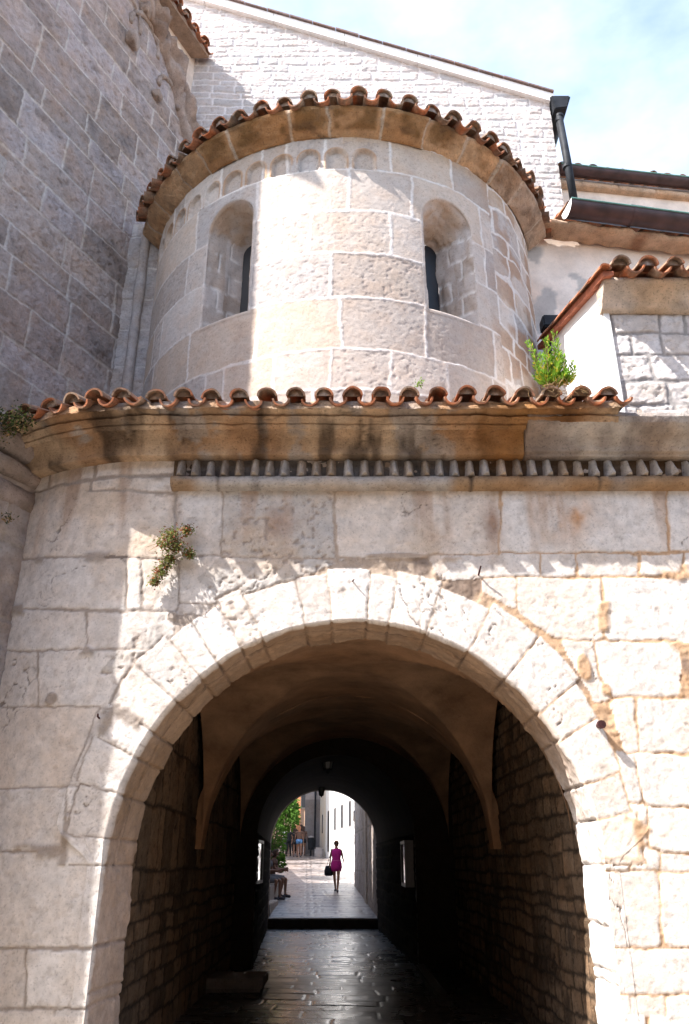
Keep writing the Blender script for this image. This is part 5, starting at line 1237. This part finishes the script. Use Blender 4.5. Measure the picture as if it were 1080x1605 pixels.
cushion('eave_weeds', 'dark trailing weeds at the left end of the tiled eave, in the church corner', 'plant', [(pe(x, y, .50), .15) for x, y in ((25, 662), (40, 668), (60, 662), (80, 672), (45, 688), (28, 682), (100, 664), (70, 684), (15, 672), (62, 675))], 5200, .032, [M_darkp, M_darkp, M_dry, M_creep, M_darkp], trail=30, hang=.6)
x, z = at(656, 606, 6.1); cushion('tile_weed', 'tiny green weed between the eave tiles in the middle', 'plant', [((x, 6.1, z), .045)], 60, .02, [M_shrub, M_creep], hang=-1)
x, z = at(20, 818, 6.62); cushion('wall_weed', 'tiny dark weed sprouting from the church base wall at the left edge', 'plant', [((x, 6.55, z), .06)], 70, .03, [M_darkp, M_dry], hang=.1)

# ------------------------------------------------------------------ ironwork on the facade
def iron(name, label, px, py, L, r, droop, head=0):
    x, z = fu(px, py); bm = bmesh.new(); tube(bm, [(x, YF + .03, z), (x, YF - L * .5, z - droop * .3), (x + .01, YF - L, z - droop)], [r, r, r * .85], seg=7)
    if head: tube(bm, [(x, YF - L + .02, z - droop), (x, YF - L - .025, z - droop - .004)], head, seg=9)
    o = obj(name, bm, M_rust, None); tag(o, label, 'iron pin'); return o
iron('iron_bolt', 'thick rusty bolt stub sticking out right of the arch', 937, 1138, .09, .02, .0, .033)
iron('iron_hook', 'bent rusty hook above the arch ring, right of its top', 750, 903, .09, .008, -.06)
iron('iron_nail', 'thin rusty nail near the top of the arch ring', 553, 912, .06, .006, .0)
iron('iron_pin', 'small rusty pin at the left foot of the arch ring', 156, 1126, .07, .008, -.02)

# ------------------------------------------------------------------ people
def skinmat(n, c): return plain_mat(n, c, rough=.55, vary=.08, scale=20, bump=.05)
SK = skinmat('tanned_skin', (.34, .17, .105)); SK2 = skinmat('shaded_skin', (.20, .10, .065))
def cloth(n, c): return plain_mat(n, c, rough=.85, vary=.15, scale=30, bump=.2)
M_mag = cloth('magenta_cloth', (.52, .02, .24)); M_navy = cloth('navy_cloth', (.02, .025, .05)); M_blk = cloth('black_cloth', (.02, .02, .022)); M_den = cloth('denim', (.10, .22, .42)); M_wh = cloth('white_cloth', (.7, .68, .66)); M_brn = cloth('brown_cloth', (.10, .055, .04)); M_gry = cloth('grey_cloth', (.13, .13, .14)); M_shoe = cloth('dark_shoes', (.05, .05, .06)); M_hair = cloth('dark_hair', (.05, .028, .02)); M_hairb = cloth('reddish_blond_hair', (.30, .13, .07)); M_bag = cloth('black_bag_leather', (.012, .012, .018))
def person(label, loc, rz, pose, skin, hair, clothes, H=1.65, group=None, hair_len=.10, shades=False, shoes=M_shoe):
    t = thing('person', label, 'person', group, loc=loc)
    J = dict(pel=(0, 0, .93), spi=(0, .01, 1.08), che=(0, .0, 1.27), nek=(0, .005, 1.41), hb=(0, -.005, 1.49), hm=(0, -.02, 1.555), ht=(0, 0, 1.625),
             shl=(.165, 0, 1.365), ell=(.21, .02, 1.10), wrl=(.22, -.06, .86), shr=(-.165, 0, 1.365), elr=(-.21, .02, 1.10), wrr=(-.22, -.06, .86),
             hil=(.09, 0, .90), knl=(.10, -.02, .49), anl=(.09, .03, .085), tol=(.10, -.12, .03), hir=(-.09, 0, .90), knr=(-.10, -.02, .49), anr=(-.09, .03, .085), tor=(-.10, -.12, .03))
    J.update(pose); s = H / 1.65; J = {k: Vector(v) * s for k, v in J.items()}
    R = dict(pel=.115, spi=.10, che=.115, nek=.05, hb=.06, hm=.088, ht=.055, shl=.052, ell=.036, wrl=.025, shr=.052, elr=.036, wrr=.025, hil=.092, knl=.052, anl=.033, tol=.026, hir=.092, knr=.052, anr=.033, tor=.026)
    E = [('pel', 'spi'), ('spi', 'che'), ('che', 'nek'), ('nek', 'hb'), ('hb', 'hm'), ('hm', 'ht'), ('che', 'shl'), ('shl', 'ell'), ('ell', 'wrl'), ('che', 'shr'), ('shr', 'elr'), ('elr', 'wrr'), ('pel', 'hil'), ('hil', 'knl'), ('knl', 'anl'), ('anl', 'tol'), ('pel', 'hir'), ('hir', 'knr'), ('knr', 'anr'), ('anr', 'tor')]
    # calf bulge
    for a in 'lr':
        J['ca' + a] = J['kn' + a].lerp(J['an' + a], .3) + Vector((0, .015, 0)); R['ca' + a] = .05; E.remove(('kn' + a, 'an' + a)); E += [('kn' + a, 'ca' + a), ('ca' + a, 'an' + a)]
        d = (J['wr' + a] - J['el' + a]).normalized(); side = d.cross(Vector((1, 0, 0)) if abs(d.x) < .8 else Vector((0, 0, 1))).normalized(); inn = d.cross(side)
        J['pa' + a] = J['wr' + a] + d * .075 * s; R['pa' + a] = .03; E.append(('wr' + a, 'pa' + a))
        for f, (of, ln) in enumerate(((-.027, .062), (-.009, .075), (.009, .070), (.027, .055))):
            b = J['pa' + a] + side * of * s; J[f'f{a}{f}a'] = b + d * ln * .5 * s; J[f'f{a}{f}b'] = b + d * ln * .9 * s + inn * .02 * s; R[f'f{a}{f}a'] = .0095; R[f'f{a}{f}b'] = .008; E += [('pa' + a, f'f{a}{f}a'), (f'f{a}{f}a', f'f{a}{f}b')]
        J['th' + a] = J['wr' + a] + d * .05 * s - side * .045 * s + inn * .015 * s; R['th' + a] = .010; E.append(('wr' + a, 'th' + a))
    fw = -1; J['no'] = J['hm'] + Vector((0, -.098, -.012)) * s; R['no'] = .012; E.append(('hm', 'no')); J['ch'] = J['hb'] + Vector((0, -.055, .012)) * s; R['ch'] = .03; E.append(('hb', 'ch'))
    names = list(J); me = bpy.data.meshes.new('body'); me.from_pydata([J[k] for k in names], [(names.index(a), names.index(b)) for a, b in E], []); me.materials.append(skin)
    o = bpy.data.objects.new('body', me); link(o, t); bs_ = bmesh.new(); bs_.from_mesh(me); bs_.verts.layers.skin.verify(); bs_.to_mesh(me); bs_.free()
    for i, k in enumerate(names):
        sv = me.skin_vertices[0].data[i]; r = R[k] * s; sv.radius = (r, r); sv.use_root = (k == 'pel')
    md = o.modifiers.new('skin', 'SKIN'); md.branch_smoothing = .5; md.use_smooth_shade = True; sb = o.modifiers.new('sub', 'SUBSURF'); sb.levels = 1; sb.render_levels = 1
    def local(bm, nm, mat):
        bmesh.ops.recalc_face_normals(bm, faces=bm.faces[:]); m_ = bpy.data.meshes.new(nm); bm.to_mesh(m_); bm.free(); m_.materials.append(mat); m_.polygons.foreach_set('use_smooth', [True] * len(m_.polygons)); return link(bpy.data.objects.new(nm, m_), t)
    # hair cap, longer at the back
    bm = bmesh.new(); bmesh.ops.create_uvsphere(bm, u_segments=16, v_segments=12, radius=1)
    up = (J['ht'] - J['hb']).normalized(); c = J['hm'].lerp(J['ht'], .35)
    for v in bm.verts:
        x, y, z = v.co; yy_ = y * .108 + .012; zz_ = z * .10
        if y > -.1 and z < 0: zz_ = z * (.10 + hair_len * max(0, y + .3)); yy_ += .01
        v.co = c + Vector((x * .092, yy_, zz_)) * s
    bmesh.ops.delete(bm, geom=[v for v in bm.verts if (v.co - c).y < -.035 * s and (v.co - c).z < .028 * s], context='VERTS'); local(bm, 'hair', hair)
    if shades:
        bm = bmesh.new(); c_ = J['hm'] + Vector((0, -.088, .012)) * s
        for sx in (-1, 1): tube(bm, [c_ + Vector((sx * .012, -.004, 0)), c_ + Vector((sx * .06, .012, 0))], [.02, .016], seg=8)
        local(bm, 'sunglasses', M_blk)
    else:
        for sx in (-1, 1):
            bm = bmesh.new(); bmesh.ops.create_icosphere(bm, subdivisions=1, radius=.011 * s); bmesh.ops.translate(bm, verts=bm.verts, vec=J['hm'] + Vector((sx * .03, -.083, .008)) * s); local(bm, 'eye', M_blk)
    for a in 'lr':
        bm = bmesh.new(); an, to = J['an' + a], J['to' + a]; tube(bm, [an + (an - to).normalized() * .05 * s + Vector((0, 0, -.045 * s)), an + Vector((0, 0, -.04 * s)), to + Vector((0, 0, .004)), to + (to - an).normalized() * .03 * s], [.032 * s, .042 * s, .038 * s, .02 * s], seg=10); local(bm, 'shoe', shoes)
    def limb(nm, ks, rs, mat, f1=1.0):
        bm = bmesh.new(); P_ = [J[k] for k in ks]
        if f1 < 1: P_[-1] = P_[-2].lerp(P_[-1], f1)
        tube(bm, P_, [r * s for r in rs], seg=12); return local(bm, nm, mat)
    def torso(nm, z_ks, radii, mat):
        """rings (point, rx, ry)"""
        bm = bmesh.new(); rg = []
        for p, rx, ry in radii:
            p = Vector(p) * s; rg.append([bm.verts.new(p + Vector((rx * s * math.cos(a), ry * s * math.sin(a), 0))) for a in np.linspace(0, 2 * math.pi, 20, endpoint=False)])
        for a, b in zip(rg, rg[1:]):
            for k in range(20): bm.faces.new((a[k], a[(k + 1) % 20], b[(k + 1) % 20], b[k]))
        bm.faces.new(rg[0]); bm.faces.new(rg[-1]); return local(bm, nm, mat)
    clothes(limb, torso, J)
    t.rotation_euler = (0, 0, rz)
    return t, J
def dress(limb, torso, J):
    torso('dress', 0, [((0, 0, .665), .172, .13), ((0, 0, .80), .20, .15), ((0, 0, .92), .20, .155), ((0, 0, 1.00), .172, .14), ((0, 0, 1.08), .155, .13), ((0, 0, 1.2), .172, .145), ((0, 0, 1.31), .178, .13), ((0, 0, 1.375), .15, .095), ((0, 0, 1.405), .085, .07)], M_mag)
    torso('belt', 0, [((0, 0, 1.0), .178, .146), ((0, 0, 1.03), .17, .14)], cloth('pink_belt', (.62, .10, .32)))
xw, _ = at(527, 1397, 31.0); zw = street_z(31)
wpose = dict(hil=(.085, 0, .90), knl=(.075, -.10, .50), anl=(.045, -.16, .09), tol=(.05, -.29, .03), hir=(-.085, 0, .9), knr=(-.065, .03, .49), anr=(-.03, .22, .12), tor=(-.04, .12, .035),
             ell=(.225, .04, 1.11), wrl=(.265, -.17, .98), elr=(-.21, .05, 1.12), wrr=(-.225, -.0, .885))
W_, WJ = person('woman in a magenta dress and sunglasses walking towards the passage with a black bag', (xw, 31.0, zw - .02), 0, wpose, SK, M_hairb, dress, H=1.66, shades=True, hair_len=.05)
bag = thing('shoulder_bag', 'black shoulder bag hanging at the side of the woman in magenta', 'bag', loc=(xw - .30, 31.0, zw + .55))
bm = bmesh.new(); rg = []
for (z, rx, ry) in ((0, .10, .05), (.03, .15, .075), (.16, .15, .08), (.28, .11, .055), (.33, .085, .03)):
    rg.append([bm.verts.new(Vector((xw - .29 + rx * math.cos(a) - z * .05 + .02, 31.0 + ry * math.sin(a), zw + .50 + z))) for a in np.linspace(0, 2 * math.pi, 14, endpoint=False)])
for a, b in zip(rg, rg[1:]):
    for k in range(14): bm.faces.new((a[k], a[(k + 1) % 14], b[(k + 1) % 14], b[k]))
bm.faces.new(rg[0]); bm.faces.new(rg[-1]); obj('pouch', bm, M_bag, bag, smooth=True)
bm = bmesh.new(); tube(bm, [(xw - .34, 31.0, zw + .80), (xw - .25, 30.97, zw + 1.1), (xw - .185, 30.97, zw + 1.37), (xw - .15, 31.03, zw + 1.40), (xw - .20, 31.08, zw + 1.1), (xw - .27, 31.02, zw + .80)], .011, seg=6); obj('strap', bm, M_bag, bag)
# seated pair
seat = dict(pel=(0, .02, .53), spi=(0, .03, .70), che=(0, -.03, .90), nek=(0, -.07, 1.03), hb=(0, -.10, 1.10), hm=(0, -.13, 1.165), ht=(0, -.12, 1.235),
            shl=(.165, -.06, .99), ell=(.19, -.14, .74), wrl=(.12, -.36, .72), shr=(-.165, -.06, .99), elr=(-.19, -.16, .75), wrr=(-.10, -.38, .76),
            hil=(.09, .0, .52), knl=(.11, -.42, .50), anl=(.11, -.40, .09), tol=(.12, -.53, .03), hir=(-.09, .0, .52), knr=(-.12, -.40, .50), anr=(-.12, -.30, .09), tor=(-.12, -.43, .03))
def seated_clothes(top, bot):
    def f(limb, torso, J):
        torso('shirt', 0, [((0, .02, .50), .155, .14), ((0, .02, .62), .145, .13), ((0, .01, .76), .145, .13), ((0, -.03, .9), .165, .125), ((0, -.06, .98), .16, .10), ((0, -.07, 1.02), .08, .07)], top)
        for a in 'lr':
            limb('sleeve', ('sh' + a, 'el' + a), (.07, .055), top, .55); limb('trouser_leg', ('pel', 'hi' + a, 'kn' + a), (.09, .108, .075), bot, .85)
    return f
g_ = 'people sitting on the street bench'
zb_ = street_z(28.9)
person('seated person in a light top farther along the bench, leaning forward over a phone', (-2.42, 28.95, zb_), math.radians(82), seat, SK2, M_hair, seated_clothes(M_brn, M_gry), H=1.88, group=None)
person('seated person in dark top and grey shorts, nearest to the passage on the bench', (-2.55, 28.2, street_z(28.2)), math.radians(75), seat, SK2, M_hair, seated_clothes(M_gry, M_gry), H=1.88, group=None)
# crowd far up the street
def walk_clothes(top, bot, short=True, sl=.5):
    def f(limb, torso, J):
        torso('shirt', 0, [((0, 0, .90), .16, .125), ((0, 0, 1.0), .145, .12), ((0, 0, 1.1), .14, .12), ((0, 0, 1.25), .16, .13), ((0, 0, 1.345), .165, .11), ((0, 0, 1.40), .07, .065)], top)
        torso('waistband', 0, [((0, 0, .80), .172, .135), ((0, 0, .95), .163, .13)], bot)
        for a in 'lr':
            limb('sleeve', ('sh' + a, 'el' + a), (.068, .052), top, sl); limb('trouser_leg', ('hi' + a, 'kn' + a, 'an' + a), (.105, .075, .05), bot, .95) if not short else limb('trouser_leg', ('hi' + a, 'kn' + a), (.105, .085), bot, .42)
    return f
crowd = [(449.5, 57.5, M_wh, M_blk, True, 185, 1.68, M_hair, 'person in a pale top half hidden at the back of the distant crowd'), (461, 58.5, M_brn, M_blk, False, 178, 1.76, M_hair, 'tall person in long dark trousers at the very back of the distant crowd'), (471.5, 57.5, M_blk, M_gry, True, 186, 1.80, M_hair, 'tall person in a black top behind the denim shorts in the distant crowd'), (446, 55.5, M_wh, M_gry, False, 180, 1.72, M_hair, 'person in a white shirt at the left of the distant crowd'), (452, 54.6, M_blk, M_blk, False, 170, 1.70, M_hair, 'person in black trousers beside the white shirt in the distant crowd'),
         (458, 56.0, M_blk, M_gry, True, 190, 1.66, M_hair, 'long-haired person in a black top in the middle of the distant crowd'), (463, 53.8, M_blk, M_blk, True, 175, 1.62, M_hair, 'short person in black shorts in front in the distant crowd'),
         (468.5, 53.5, M_brn, M_den, True, 185, 1.78, M_hairb, 'person in a brown top and pale denim shorts in the distant crowd'), (475, 55.2, M_brn, M_blk, True, 178, 1.74, M_hair, 'person in dark shorts at the right end of the distant crowd, by the grey house')]
for i, (px, Y, a, b, sh, rz, H, hr, lb) in enumerate(crowd):
    x, _ = at(px, 1338, Y); ph2 = .12 * (1 if i % 2 else -1)
    pz = dict(knl=(.09, -.03 - ph2 * .5, .49), anl=(.09, .03 - ph2, .09), tol=(.09, -.11 - ph2, .03), knr=(-.09, -.03 + ph2 * .5, .49), anr=(-.09, .03 + ph2, .09), tor=(-.09, -.11 + ph2, .03), wrl=(.24, -.05 - ph2, .87), wrr=(-.24, -.05 + ph2, .87))
    person(lb, (x, Y, street_z(Y) - .01), math.radians(rz), pz, SK2, hr, walk_clothes(a, b, sh), H=H, group='people walking in the distant crowd', hair_len=.5)
